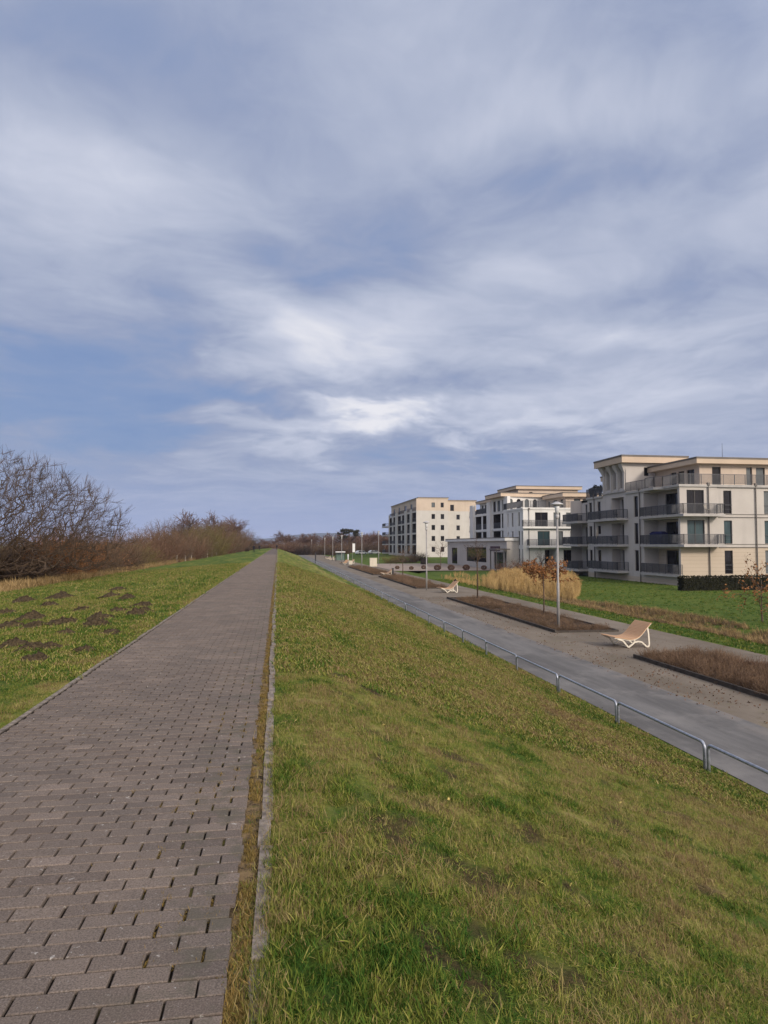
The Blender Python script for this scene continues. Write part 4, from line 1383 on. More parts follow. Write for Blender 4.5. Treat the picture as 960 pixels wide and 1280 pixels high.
bedk = [twiggy(22, .42, .16, .006, M['tw_bed'], 100 + s, .9, 2, 16, .022) for s in range(4)] + [twiggy(24, .34, .18, .006, M['tw_brown'], 110 + s, 1.0, 2, 10, .02) for s in range(3)] \
    + [twiggy(22, .42, .16, .006, M['tw_red'], 120 + s, .9, 2, 14, .022) for s in range(2)]
for (a, b, dn, hh, nm) in ((9, 23.3, 26, .78, 'low reddish-brown leafless shrubs filling the nearest planting bed'), (30.6, 51.1, 20, .56, 'low brown leafless shrubs filling the bed with the near street lamp'),
                           (62.9, 86.9, 16, .85, 'low brown leafless shrubs filling the third planting bed from the right'), (92.1, 125.9, 9, .85, 'low brown shrubs filling the farthest planting bed')):
    n = int((b - a) * 2.9 * dn)
    x, y = r.uniform(12.98, 15.85, n), r.uniform(a + .1, b - .1, n)
    keep = fbm(x, y, .9, 3) + .3 * r.random(n) > .52
    x, y = x[keep], y[keep]
    n = len(x)
    if a < 20:
        k = np.where(fbm(x, y, .35, 2) > .56, r.integers(7, 9, n), r.integers(0, 4, n))
    else:
        k = np.where(r.random(n) < .65, r.integers(4, 7, n), r.integers(0, 4, n))
    tag(scatter('bed_shrubs', np.stack([x, y, np.full(n, -2.53)], 1), hh * r.uniform(.7, 1.25, n), bedk, None, .15, 9, k), nm, 'shrubs', kind='stuff')

# lush green lawn strips with dry grass between them, and the mown lawn before the nearest block
sheet('lawn', [(18.0, -5), (60, -5), (60, 104.9), (18.0, 104.9)], -30, M['lawn'], 'lawn') if False else None
dryk = [blades(30, .16, .18, .40, .007, .7, M['straw'], 140 + s, .4, .9) for s in range(3)] + [twiggy(14, .3, .18, .006, M['tw_brown'], 150 + s, 1.2, 1) for s in range(2)]
n = 5600
y = 12 + 56 * r.random(n)
x = 20.3 + 3.1 * r.random(n) + .5 * np.sin(y * .21)
keep = fbm(x, y * .5, .8, 3) + .25 * r.random(n) > .44
x, y = x[keep], y[keep]
tag(scatter('dry_grass', np.stack([x, y, ground_z(x, y)], 1), r.uniform(.5, 1.1, len(x)), dryk, None, .2, 12), 'strip of dry brown grass between the lawns', 'dry grass', kind='stuff')
gk = [blades(22, .12, .05, .11, .008, .6, M['blade'], 160 + s, .1) for s in range(3)]
n = 9000
y = 14 + 66 * r.random(n) ** 1.5
x = np.where(r.random(n) < .35, 18.05 + 2.3 * r.random(n), 23.3 + 17 * r.random(n))
tag(scatter('lawn_grass', np.stack([x, y, ground_z(x, y)], 1), r.uniform(.7, 1.3, n), gk, np.clip(.12 + .2 * (fbm(x, y, .4) - .5), 0, 1), .2, 14), 'short lush grass of the lawns by the apartment blocks', 'grass', kind='stuff')

# reeds
def reed_clump(seed):
    r = np.random.default_rng(seed)
    n = 20
    b = np.stack([r.normal(0, .18, n), r.normal(0, .18, n), np.full(n, -.05)], 1)
    h = r.uniform(1.2, 2.15, n)
    e = b + np.stack([r.normal(.06, .09, n) * h, r.normal(0, .09, n) * h, h], 1)
    t = r.random(n)
    p1 = frusta(b, e, np.full(n, .013), np.full(n, .008), 3, t)
    p2 = frusta(e, e + np.stack([r.normal(.05, .05, n), r.normal(0, .05, n), np.full(n, .24)], 1), np.full(n, .028), np.full(n, .008), 4, t * .5)
    k = r.integers(0, n, 40)[:22]
    k = np.concatenate([k, k[:18]])
    s = b[k] + (e - b)[k] * r.uniform(.15, .9, (40, 1))
    q = r.uniform(0, 6.28, 40)
    p3 = frusta(s, s + np.stack([.16 * np.cos(q), .16 * np.sin(q), r.uniform(.1, .42, 40)], 1), np.full(40, .012), np.full(40, .002), 3, r.random(40))
    v, f, tt_ = merge(p1, p2, p3)
    return np_mesh('reed_clump', v, f, M['reed'], False, {'tint': ('POINT', tt_)})


def inside(x, y, poly):
    c = np.zeros(len(x), bool)
    for (x0, y0), (x1, y1) in zip(poly, poly[1:] + poly[:1]):
        c ^= ((y0 > y) != (y1 > y)) & (x < (x1 - x0) * (y - y0) / (y1 - y0 + 1e-12) + x0)
    return c


POLY = [(20.6, 53), (22.6, 49.5), (26.3, 57), (30, 66), (34, 79), (31, 84), (25, 78), (20.8, 68.5), (19.6, 62)]
n = 6200
x, y = r.uniform(19, 35, n), r.uniform(49, 85, n)
x, y = x + .9 * (fbm(x, y, .6, 3) - .5) * 2, y
edge_ = np.minimum.reduce([inside(x + a_, y + b_, POLY) * 1.0 for a_, b_ in ((1.6, 0), (-1.6, 0), (0, 2.6), (0, -2.6))])
k = inside(x, y, POLY) & (fbm(x, y, .5, 3) + .3 * r.random(n) > .40) & ((edge_ > 0) | (r.random(n) < .45))
edge_ = edge_[k]
x, y = x[k], y[k]
n = 1500
xb_, yb_ = r.uniform(18.5, 26, n), r.uniform(64, 96, n)
k = inside(xb_, yb_, [(18.9, 67), (20.4, 65), (25, 79), (25.6, 95), (20.6, 86)]) & (r.random(n) < .30)
nb_ = int(k.sum())
x, y, edge_ = np.concatenate([x, xb_[k]]), np.concatenate([y, yb_[k]]), np.concatenate([edge_, np.full(nb_, -.9)])
tag(scatter('reeds', np.stack([x, y, ground_z(x, y)], 1), r.uniform(.5, 1.05, len(x)) * np.clip(.50 + (y - 49) / 40, .50, .74) * (.86 + .14 * edge_ - .35 * (edge_ < -.5)) * (.80 + .30 * fbm(x, y, .35, 2)), [reed_clump(170 + s) for s in range(5)], None, .08, 15),
    'tall golden reeds between the gravel path and the white block', 'reeds', kind='stuff')

# ------------------------------------------------------------------ trees and shrubs
def grow(root, d0, L0, r0, seed, levels=4, segs=6, kids=(5, 5, 5, 4), ratio=.6, wander=.16, upw=.10, inside_fn=None, spread=.9, rr=.55):
    """recursive bare branching; returns segments as arrays"""
    rg = np.random.default_rng(seed)
    A, B, RA, RB = [], [], [], []

    def branch(p, d, L, rad, lev):
        n = max(2, segs - lev)
        st = L / n
        pts = [p]
        for k in range(n):
            d = d + rg.normal(0, wander, 3) + np.array([0, 0, upw * (1 if lev else .5)])
            d = d / np.linalg.norm(d)
            q = p + d * st
            if inside_fn is not None and not inside_fn(q):
                break
            ra, rb = rad * (1 - .62 * k / n), rad * (1 - .62 * (k + 1) / n)
            A.append(p); B.append(q); RA.append(ra); RB.append(rb)
            p = q
            pts.append((q, d, rb))
        if lev < levels:
            nk = kids[lev]
            m = len(pts) - 1
            for c in range(nk):
                if m < 1:
                    break
                k = 1 + int((m - 1) * min(1, (c + rg.random()) / nk) + .5)
                q, dd, rb = pts[min(k, m)]
                t = rg.normal(0, 1, 3)
                t -= dd * t.dot(dd)
                t /= np.linalg.norm(t) + 1e-9
                a = spread * rg.uniform(.5, 1.1)
                branch(q, dd * math.cos(a) + t * math.sin(a), L * ratio * rg.uniform(.7, 1.15), max(rb * rr * rg.uniform(.8, 1.2), .004), lev + 1)
    branch(np.array(root, float), np.array(d0, float) / np.linalg.norm(d0), L0, r0, 0)
    return np.array(A), np.array(B), np.array(RA), np.array(RB)


def sticks(segs, rmin, n=5):
    A, B, RA, RB = segs
    k = np.maximum(RA, RB) > .03
    parts = []
    for sel, nn in ((k, n), (~k, 3)):
        if sel.any():
            parts.append(frusta(A[sel], B[sel], np.maximum(RA[sel], rmin), np.maximum(RB[sel], rmin * .7), nn))
    return merge(*parts)


def tri_mesh(name, parts, material):
    v, f, t = merge(*parts)
    return np_mesh(name, v, f, material, False, {'tint': ('POINT', t)})


# the big bare tree at the left
CX, CY, GZ = -18.6, 46.5, -1.15
dome = lambda q: ((q[0] - CX) / 10.0) ** 2 + ((q[1] - CY) / 8.5) ** 2 + ((q[2] - .2) / 7.3) ** 2 < 1 + .13 * math.sin(q[0] * 2.1) + .10 * math.sin(q[0] * 5.3 + q[1] * 3) and q[2] > -.6
root = empty('bare_tree', (CX, CY, GZ), 'big spreading leafless tree with many low limbs at the left edge', 'tree')
rg = np.random.default_rng(91)
nodes, par = [np.array([CX, CY, GZ + .9])], [-1]
for d, L in (((.92, .1, .40), 8.6), ((.78, -.35, .58), 8.0), ((.5, .25, .85), 7.0), ((.15, -.3, .95), 6.4), ((-.2, .3, .95), 6.4), ((.66, .45, .50), 8.0), ((-.6, -.2, .8), 6.5), ((-.9, .2, .5), 7),
             ((.97, -.12, .16), 8.8), ((.35, -.6, .7), 7.0), ((.6, -.05, .76), 7.4)):
    d = np.array(d) / np.linalg.norm(d)
    cur = 0
    n_ = int(L / .42)
    for k in range(n_):
        d = d + rg.normal(0, .13, 3) + np.array([0, 0, .015 if k > 3 else -.02])
        d /= np.linalg.norm(d)
        q_ = nodes[cur] + d * .42
        if not dome(q_ + d * .9):
            break
        nodes.append(q_); par.append(cur); cur = len(nodes) - 1
att = []
while len(att) < 4200:
    u_ = rg.normal(0, 1, 3); u_ /= np.linalg.norm(u_)
    q_ = np.array([CX, CY, .2]) + u_ * np.array([10.0, 8.5, 7.3]) * rg.random() ** (1 / 2.4)
    if q_[2] > -.1 and dome(q_):
        att.append(q_)
att = np.array(att)
rootp = np.array([CX, CY, GZ + .9])
att = att[np.argsort(np.linalg.norm((att - rootp) * [1, 1, 1.1], axis=1))]
NP = np.zeros((30000, 3)); NP[:len(nodes)] = nodes
cnt = len(nodes)
NR = np.zeros(30000); NR[:cnt] = np.linalg.norm(NP[:cnt] - rootp, axis=1)
for q_ in att:
    dv = NP[:cnt] - q_
    dist = np.sqrt((dv * dv).sum(1)) + .9 * np.maximum(0, NR[:cnt] + .25 - np.linalg.norm(q_ - rootp)) + .35 * np.maximum(0, dv[:, 2])
    j_ = int(dist.argmin())
    p_ = NP[j_].copy()
    v_ = q_ - p_
    L = np.linalg.norm(v_)
    k_ = max(1, int(L / .30))
    side_ = rg.normal(0, .05 * L, 3) - np.array([0, 0, .09 * L])
    cur = j_
    for m_ in range(1, k_ + 1):
        f_ = m_ / k_
        NP[cnt] = p_ + v_ * f_ + side_ * math.sin(math.pi * f_)
        NR[cnt] = np.linalg.norm(NP[cnt] - rootp)
        par.append(cur); cur = cnt; cnt += 1
par = np.array(par)
load = np.zeros(cnt)
haskid = np.zeros(cnt, bool); haskid[par[1:]] = True
load[~haskid] = 1
for k in range(cnt - 1, 0, -1):
    load[par[k]] += load[k]
rad = .0092 * load ** .52
A = NP[par[1:]]; B = NP[1:cnt]
segs_ = (A, B, np.minimum(rad[par[1:]], rad[1:] * 1.35), rad[1:])
# end twigs, sweeping outward and up
tip = np.nonzero(load < 4)[0]
tip = tip[tip > 0]
td = NP[tip] - NP[par[tip]]
td /= np.linalg.norm(td, axis=1, keepdims=True) + 1e-9
TA, TB, T0, T1 = [], [], [], []
for rep_ in range(4):
    d = td + rg.normal(0, .32, td.shape) + np.array([0, 0, .30])
    d /= np.linalg.norm(d, axis=1, keepdims=True)
    m_ = NP[tip] + d * rg.uniform(.2, .5, (len(tip), 1))
    d2 = d + rg.normal(0, .14, td.shape) + np.array([0, 0, .2])
    e_ = m_ + d2 * rg.uniform(.15, .40, (len(tip), 1))
    TA += [NP[tip], m_]; TB += [m_, e_]; T0 += [np.full(len(tip), .0085), np.full(len(tip), .007)]; T1 += [np.full(len(tip), .007), np.full(len(tip), .0045)]
crown = [sticks(segs_, .0085), frusta(np.concatenate(TA), np.concatenate(TB), np.concatenate(T0), np.concatenate(T1), 3)]
v, f, t = merge(*crown)
me = np_mesh('crown', v - np.array([CX, CY, GZ]), f, M['bark'], False, {'tint': ('POINT', t)})
link('crown', me, root)
mb = MB()
mb.tube([(0, 0, -.3), (.05, 0, .5), (.1, 0, 1.1), (.3, .05, 1.9)], [.55, .46, .42, .2], 10)
mb.build('trunk', M['barkmoss'], root, True)


def bush_mesh(seed, stems, leaf, material, dense=1.0, lsz=.012, treeish=False):
    """thicket shrub one metre high and about one metre across; scaled when placed"""
    r = np.random.default_rng(seed)
    n = int(stems * dense)
    th, q = r.uniform(0, 6.283, n), .40 * np.sqrt(r.random(n))
    p = np.stack([q * np.cos(th), q * np.sin(th), np.full(n, -.03)], 1)
    hmax = np.sqrt(np.clip(1 - (q / .56) ** 2, .15, 1)) * r.uniform(.5, 1.04, n)
    d = np.stack([np.cos(th) * q * 1.1, np.sin(th) * q * 1.1, np.full(n, 1.)], 1) + r.normal(0, .12, (n, 3))
    A, B, R0, R1 = [], [], [], []
    K = 5
    for k in range(K):
        d = d + r.normal(0, .13, (n, 3))
        d /= np.linalg.norm(d, axis=1, keepdims=True)
        e = p + d * (hmax / K)[:, None]
        ra = .0042 * (1 - .16 * k)
        A.append(p); B.append(e); R0.append(np.full(n, ra)); R1.append(np.full(n, ra * .8))
        for _ in range(3):
            s = p + (e - p) * r.random((n, 1))
            td = d + r.normal(0, .55, (n, 3))
            td /= np.linalg.norm(td, axis=1, keepdims=True)
            en = s + td * (hmax * r.uniform(.08, .24, n))[:, None]
            A.append(s); B.append(en); R0.append(np.full(n, .0022)); R1.append(np.full(n, .0010))
            s2 = s + (en - s) * .5
            td2 = td + r.normal(0, .6, (n, 3))
            A.append(s2); B.append(s2 + td2 * (hmax * .07)[:, None]); R0.append(np.full(n, .0015)); R1.append(np.full(n, .0008))
        p = e
    A, B, R0, R1 = map(np.concatenate, (A, B, R0, R1))
    parts = [frusta(A, B, R0, R1, 3, r.random(len(A)))]
    if leaf:
        k = r.integers(0, len(A), leaf)
        parts.append(flakes(A[k] + (B - A)[k] * r.random((leaf, 1)) + r.normal(0, .006, (leaf, 3)), lsz, r))
    v, f, t = merge(*parts)
    return np_mesh('shrub', v, f, material, False, {'tint': ('POINT', t)})


BK = {'rust': bush_mesh(401, 130, 2600, M['tw_rust'], 1, .014), 'brown': bush_mesh(402, 170, 700, M['tw_brown'], 1, .010), 'red': bush_mesh(403, 170, 500, M['tw_red'], 1, .010),
      'olive': bush_mesh(404, 160, 500, M['tw_olive'], 1, .010), 'dark': bush_mesh(405, 200, 1400, M['tw_dark'], 1, .013)}
WORD = {'rust': 'rust-orange leafy', 'brown': 'brown leafless', 'red': 'reddish-brown leafless', 'olive': 'olive-brown leafless', 'dark': 'dark tangled'}
GRP = 'shrubs of the thicket along the left lawn edge'


def shrub(kind, x, y, h, wid, label, name='shrub', group=GRP, z=None):
    o = bpy.data.objects.new(name, BK[kind])
    COL.objects.link(o)
    o.location = (x, y, float(ground_z(x, y)) if z is None else z)
    o.scale = (wid, wid, h)
    o.rotation_euler = (0, 0, rnd.uniform(0, 6.28))
    return tag(o, label, 'shrub', group)


ORD = ['first', 'second', 'third', 'fourth', 'fifth', 'sixth', 'seventh', 'eighth', 'ninth', 'tenth', 'eleventh', 'twelfth', 'thirteenth', 'fourteenth', 'fifteenth', 'sixteenth', 'seventeenth', 'eighteenth', 'nineteenth', 'twentieth']
# below and behind the big tree
for q, (x, y, h, wd, k) in enumerate(((-21.5, 46, 2.6, 4.5, 'dark'), (-18.5, 49.5, 3.0, 4.6, 'dark'), (-19.5, 45, 1.9, 3.2, 'brown'), (-16.4, 48.5, 2.3, 3.6, 'dark'), (-22, 52, 3.6, 6, 'red'), (-17, 55, 3.4, 5.5, 'dark'),
                                      (-24.5, 49, 3.2, 6, 'dark'), (-20, 60, 4.0, 7, 'brown'))):
    shrub(k, x, y, h, wd, '%s shrub under the big bare tree, %s from its trunk side' % (WORD[k], ORD[q]) if q else 'dark tangled shrub under the middle of the big bare tree')
front = [(-15.4, 52.5, 3.6, 4.6, 'rust'), (-16.6, 57.5, 4.5, 5.0, 'rust'), (-15.2, 59, 3.4, 4.6, 'brown'), (-15.6, 65, 3.9, 5.4, 'red'), (-15.4, 71, 3.5, 4.6, 'brown'), (-15.3, 78, 3.0, 4.6, 'olive'), (-15.6, 85, 3.6, 5.6, 'red'),
         (-15.2, 94, 4.2, 6, 'red'), (-15.4, 103, 4.8, 6.5, 'brown'), (-15.2, 112, 5.0, 7, 'red'), (-15.3, 122, 5.6, 7, 'brown'), (-15.2, 133, 6.4, 7.5, 'olive'), (-15, 145, 7.4, 8, 'olive'), (-15.2, 158, 7.6, 8.5, 'olive'),
         (-15, 173, 7.6, 9, 'red'), (-15, 190, 8.2, 9, 'brown'), (-15, 208, 8.4, 10, 'brown'), (-14.8, 228, 9.0, 10, 'red'), (-14.6, 252, 9.2, 11, 'brown'), (-14.5, 280, 8.0, 11, 'dark')]
for q, (x, y, h, wd, k) in enumerate(front):
    shrub(k, x, y, h, wd, '%s shrub at the left lawn edge, %s beyond the big tree' % (WORD[k], ORD[q]))
back = [(-20, 66, 4.2, 7, 'brown'), (-20, 76, 3.9, 7, 'brown'), (-20.5, 88, 4.2, 7, 'red'), (-20, 101, 4.9, 8, 'brown'), (-20, 116, 6.2, 9, 'red'), (-20, 131, 7.2, 9, 'brown'), (-20, 148, 8.4, 10, 'brown'), (-20, 168, 9.4, 10, 'red'),
        (-20, 190, 10, 11, 'brown'), (-20, 215, 10.6, 12, 'olive'), (-20, 245, 11.2, 12, 'brown'), (-20, 280, 11, 13, 'brown')]
for q, (x, y, h, wd, k) in enumerate(back):
    shrub(k, x, y, h, wd, 'tall %s shrub in the left thicket\'s back row, %s beyond the big tree' % (WORD[k].split()[0], ORD[q]))
# pale dead grass at the foot of the thicket
n = 2600
y = 36 + 80 * r.random(n) ** 1.6
x = -14.4 - .035 * np.maximum(0, 50 - y) * 2 + r.normal(0, .7, n)
tag(scatter('dead_grass', np.stack([x, y, ground_z(x, y)], 1), r.uniform(.8, 1.9, n), dryk[:3], None, .2, 31), 'pale dead grass at the foot of the left thicket', 'dry grass', kind='stuff')

# far trees, each a bare rounded crown on a trunk
def far_tree_meshes(seed):
    s = grow((0, 0, .28), (0, 0, 1), .5, .022, seed, 3, 5, (11, 8, 7), .62, .2, .10, None, .85, .5)
    v, f, t = sticks(s, .0045, 4)
    m1 = np_mesh('crown', v, f, M['tw_far'], False, {'tint': ('POINT', t)})
    b = MB()
    b.tube([(0, 0, -.05), (.004, 0, .15), (0, 0, .32)], [.026, .022, .017], 6)
    o = b.build('trunk', M['bark'])
    m2 = o.data
    bpy.data.objects.remove(o)
    return m1, m2


FT = [far_tree_meshes(500 + q) for q in range(4)]


def far_tree(x, y, h, label, group, k, name='far_tree', wide=1.0):
    root = empty(name, (x, y, float(ground_z(x, y)) - .1), label, 'tree', group, rnd.uniform(0, 6.28))
    root.scale = (h * wide, h * wide, h)
    link('crown', FT[k][0], root)
    link('trunk', FT[k][1], root)
    return root


spots = []
for q in range(34):
    yy = 300 + 13 * (q % 5) + rnd.uniform(-5, 5)
    xx = 3.0 + 1.75 * q + rnd.uniform(-.6, .6)
    spots.append((xx, yy, rnd.uniform(7.0, 9.0)))
for q, (x, y, h) in enumerate(spots):
    far_tree(x, y, h, 'reddish leafless tree in the far row behind the lamps and cars', 'far trees behind the promenade', q % 4, wide=1.5)
for q in range(26):
    xx, yy = 2.5 + 2.3 * q + rnd.uniform(-.8, .8), 285 + rnd.uniform(-10, 16) + (20 if q > 13 else 0)
    shrub(('red', 'brown', 'red', 'dark')[q % 4], xx, yy, rnd.uniform(4.2, 6.6), rnd.uniform(8, 11), 'reddish-brown leafless shrub in the far thicket behind the lamps and cars', group='far thicket behind the promenade')
for q in range(8):
    shrub(('red', 'brown')[q % 2], -12.5 + 2.0 * q, 340 + rnd.uniform(-8, 8), rnd.uniform(2.4, 3.4), 8, 'brown leafless shrub at the far end of the brick path', group='shrubs at the end of the path')
for q, (x, y, h) in enumerate(((-15.5, 196, 10.2), (-13.8, 236, 10.4), (-16.5, 262, 11.5), (-17, 150, 8.6))):
    far_tree(x, y, h, 'leafless tree standing above the far end of the left thicket', 'trees in the left thicket', q % 4, 'bare_tree', 1.2)
for q in range(9):
    far_tree(-13 + 1.7 * q, 345 + rnd.uniform(-10, 10), rnd.uniform(3.8, 5.2), 'leafless tree at the far end of the brick path', 'trees at the end of the path', q % 4, wide=1.5)


def pine(x, y, h, label):
    root = empty('pine_tree', (x, y, float(ground_z(x, y))), label, 'tree', 'pines above the far trees')
    rg = np.random.default_rng(int(x * 10))
    n = 620
    blob = rg.integers(0, 7, n)
    bc = np.stack([rg.normal(0, .75, 7), rg.normal(0, .75, 7), h * rg.uniform(.62, .97, 7)], 1)
    c = bc[blob] + rg.normal(0, 1, (n, 3)) * np.array([[.52, .52, .22]])
    v, f, t = flakes(c, .26, rg)
    link('crown', np_mesh('crown', v, f, M['needle'], False, {'tint': ('POINT', t)}), root)
    b = MB()
    b.tube([(0, 0, -.2), (0, 0, h * .95)], [.2, .06], 7)
    b.build('trunk', M['bark'], root)


pine(24.6, 262, 10.6, 'left of the three dark pines above the far trees')
pine(27.2, 262, 10.2, 'middle one of the three dark pines above the far trees')
pine(30.0, 264, 9.6, 'right of the three dark pines above the far trees')


def small_tree(name, x, y, h, trunk_h, rad, label, leaf, wide, seed, lm='tw_rust', twm='barkred', flat=.5, group=None, z=-2.55):
    root = empty(name, (x, y, z), label, 'tree', group)
    b = MB()
    b.tube([(0, 0, -.05), (.02, 0, trunk_h * .5), (0, .02, trunk_h), (.03, 0, trunk_h + (h - trunk_h) * .6)], [rad, rad * .85, rad * .75, rad * .3], 8)
    b.build('trunk', M[twm], root, True)
    parts, pts = [], []
    rg = np.random.default_rng(seed)
    for q in range(9):
        a = q * 2.4
        d = (math.cos(a), math.sin(a), flat * rg.uniform(.4, 1.3))
        s = grow((0, 0, trunk_h + (h - trunk_h) * .45 * rg.random()), d, wide, rad * .42, seed + q, 2, 5, (5, 4), .5, .2, .05, None, .8, .55)
        parts.append(sticks(s, .007, 4))
        pts.append(s[1])
    link('crown', tri_mesh('crown', parts, M[twm]), root)
    if leaf:
        pts = np.concatenate(pts)
        k = rg.integers(0, len(pts), leaf)
        v, f, t = flakes(pts[k] + rg.normal(0, .07, (leaf, 3)), .075, rg)
        link('leaves', np_mesh('leaves', v, f, M[lm], False, {'tint': ('POINT', t)}), root)
    return root


small_tree('young_tree', 15.2, 37.8, 3.2, 2.2, .045, 'young tree with rust-brown leaves beside the near street lamp', 1500, 1.15, 600, flat=.25)
small_tree('young_tree', 14.7, 49.4, 4.4, 2.6, .06, 'leafless young tree with dark trunk before the reeds', 0, 1.1, 620, twm='bark', flat=1.2)
small_tree('young_tree', 16.6, 90.5, 4.4, 1.6, .07, 'brown bushy young tree before the farthest block', 240, 1.6, 640, lm='tw_brown', flat=.8)
small_tree('young_tree', 27.0, 112.0, 5.4, 1.6, .07, 'pale bare young tree beside the second street lamp', 0, 1.8, 660, twm='barkred', flat=1.2)
small_tree('young_tree', 25.8, 33.5, 3.4, .5, .05, 'small tree with orange-brown leaves at the right edge before the hedge', 700, 1.5, 680, flat=.7, z=-2.6)
small_tree('young_tree', 33.5, 84.0, 4.2, 1.4, .05, 'bare thin sapling behind the golden reeds', 0, 1.2, 700, twm='bark', flat=1.6)
for q, (x, y, h, wd, k, lab) in enumerate(((29.0, 150, 2.0, 4, 'brown', 'brown shrub on the bank before the farthest block, nearest the pavilion'), (25.6, 152, 2.2, 4.5, 'olive', 'olive shrub on the bank before the farthest block'),
                                           (32.0, 155, 2.4, 4, 'dark', 'dark shrub before the farthest block, below its south wall'))):
    shrub(k, x, y, h, wd, lab, group='shrubs on the bank')
for q, (x, y, lab) in enumerate(((31.6, 82.5, 'dark rust-brown shrub behind the right end of the reeds'), (28.4, 79, 'rust-brown shrub standing among the tall reeds'))):
    shrub('red' if q else 'dark', x, y, 2.6, 4.2, lab, group='shrubs by the reeds', z=-2.6)
# clipped round bushes on the plaza
ball = tri_mesh('round_bush', [flakes((lambda d_, r_: d_ / np.linalg.norm(d_, axis=1, keepdims=True) * (.5 * r_.uniform(.75, 1.0, (900, 1))) * np.array([[1.1, 1.1, .95]]) + np.array([[0, 0, .42]]))(np.random.default_rng(9).normal(size=(900, 3)), np.random.default_rng(8)), .07, np.random.default_rng(7))], M['tw_red'])
for q, (x, y, s) in enumerate(((25.4, 107.6, 1.05), (27.6, 107.3, 1.05), (30.0, 107.0, 1.1), (24.2, 112.5, .8), (21.6, 110, .7), (19.8, 113, .7), (33.2, 107.8, .9))):
    o = link('round_bush', ball)
    o.location = (x, y, -2.5)
    o.scale = (s, s, s * .9)
    o.rotation_euler = (0, 0, q)
    tag(o, 'round reddish clipped bush on the pale plaza, %s' % ('nearest the golden reeds' if q == 6 else ['third', 'second', 'next'][q] + ' from the one nearest the reeds' if q < 3 else ['small one behind the lawn', 'small one farther left', 'smallest at the left end'][q - 3]), 'bush', 'round bushes on the plaza')

# molehills on the left lawn
mh = []
for k in range(3):
    g = np.random.default_rng(800 + k)
    N = 15
    u = np.linspace(-1, 1, N)
    gx, gy = np.meshgrid(u, u)
    d = np.hypot(gx, gy)
    d = d * (1 + .35 * (g.random((N, N)) - .4)) + .25 * (np.sin(np.arctan2(gy, gx) * 3 + k * 2) * .5)
    z = np.clip(1 - d, 0, 1) ** .8 * (.55 + .9 * g.random((N, N))) - .05
    i_ = np.arange(N * N).reshape(N, N)
    fc = np.stack([i_[:-1, :-1], i_[:-1, 1:], i_[1:, 1:], i_[1:, :-1]], -1).reshape(-1, 4)
    mh.append(np_mesh('molehill', np.stack([gx + g.normal(0, .04, (N, N)), gy + g.normal(0, .04, (N, N)), z], -1).reshape(-1, 3), fc, M['mole'], True))
MOLES = [(-3.66, 11.26, .30), (-3.45, 11.28, .24), (-3.26, 10.1, .26), (-4.29, 15.02, .42), (-3.52, 14.26, .36), (-3.73, 15.45, .34), (-2.89, 12.77, .26), (-2.79, 10.72, .22), (-3.13, 16.14, .34), (-3.4, 18.48, .38), (-3.1, 16.9, .28), (-5.61, 16.95, .46),
         (-4.86, 15.08, .36), (-7.58, 26.03, .6), (-5.28, 23.37, .5), (-5.51, 15.42, .36), (-8.56, 25.24, .5), (-3.73, 13.08, .22), (-4.96, 18.73, .34), (-3.76, 17.17, .3), (-4.11, 11.72, .3), (-6.6, 21.5, .4), (-7.1, 19.6, .4), (-4.4, 21.5, .35), (-6.2, 28.5, .45)]
for q, (x, y, s) in enumerate(MOLES):
    o = link('molehill', mh[q % 3])
    o.location = (x, y, float(ground_z(x, y)) + .01)
    o.scale = (s * .82, s * .78, .13 * s / .35)
    o.rotation_euler = (0, 0, q * 1.3)
    tag(o, 'brown molehill of crumbly earth on the green lawn left of the path', 'molehill', 'molehills on the left lawn')

# clipped dark hedge before the nearest block
g = np.random.default_rng(77)
n = 9000
x0, x1, y0, y1, z0, z1 = 35.9, 56.0, 56.6, 57.5, -2.6, -1.34
side = g.integers(0, 3, n)
hx_ = g.uniform(x0, x1, n)
hy_ = np.where(side == 0, y0, np.where(side == 1, g.uniform(y0, y1, n), y1)) + g.normal(0, .03, n)
hz_ = np.where(side == 1, z1, g.uniform(z0, z1, n)) + g.normal(0, .05, n) + .10 * (fbm(hx_, hy_ * 0, .8, 3) - .5)
ex_ = g.random(n) < .04
hx_ = np.where(ex_, x0, hx_); hy_ = np.where(ex_, g.uniform(y0, y1, n), hy_); hz_ = np.where(ex_, g.uniform(z0, z1, n), hz_)
v1, f1, t1 = flakes(np.stack([hx_, hy_, hz_], 1), .075, g)
cb = MB()
cb.box(x0 + .08, x1, y0 + .08, y1 - .08, z0, z1 - .12)
ho = cb.build('hedge', M['hedge'])
tag(ho, 'long low clipped dark hedge before the nearest apartment block', 'hedge')
link('hedge_leaves', np_mesh('hedge_leaves', v1, f1, M['hedge'], False, {'tint': ('POINT', t1)}), ho)

# ------------------------------------------------------------------ knee rails along the promenade
def arc(c, r, a0, a1, n, x=7.7):
    return [(x, c[0] + r * math.cos(a0 + (a1 - a0) * k / n), c[1] + r * math.sin(a0 + (a1 - a0) * k / n)) for k in range(n + 1)]


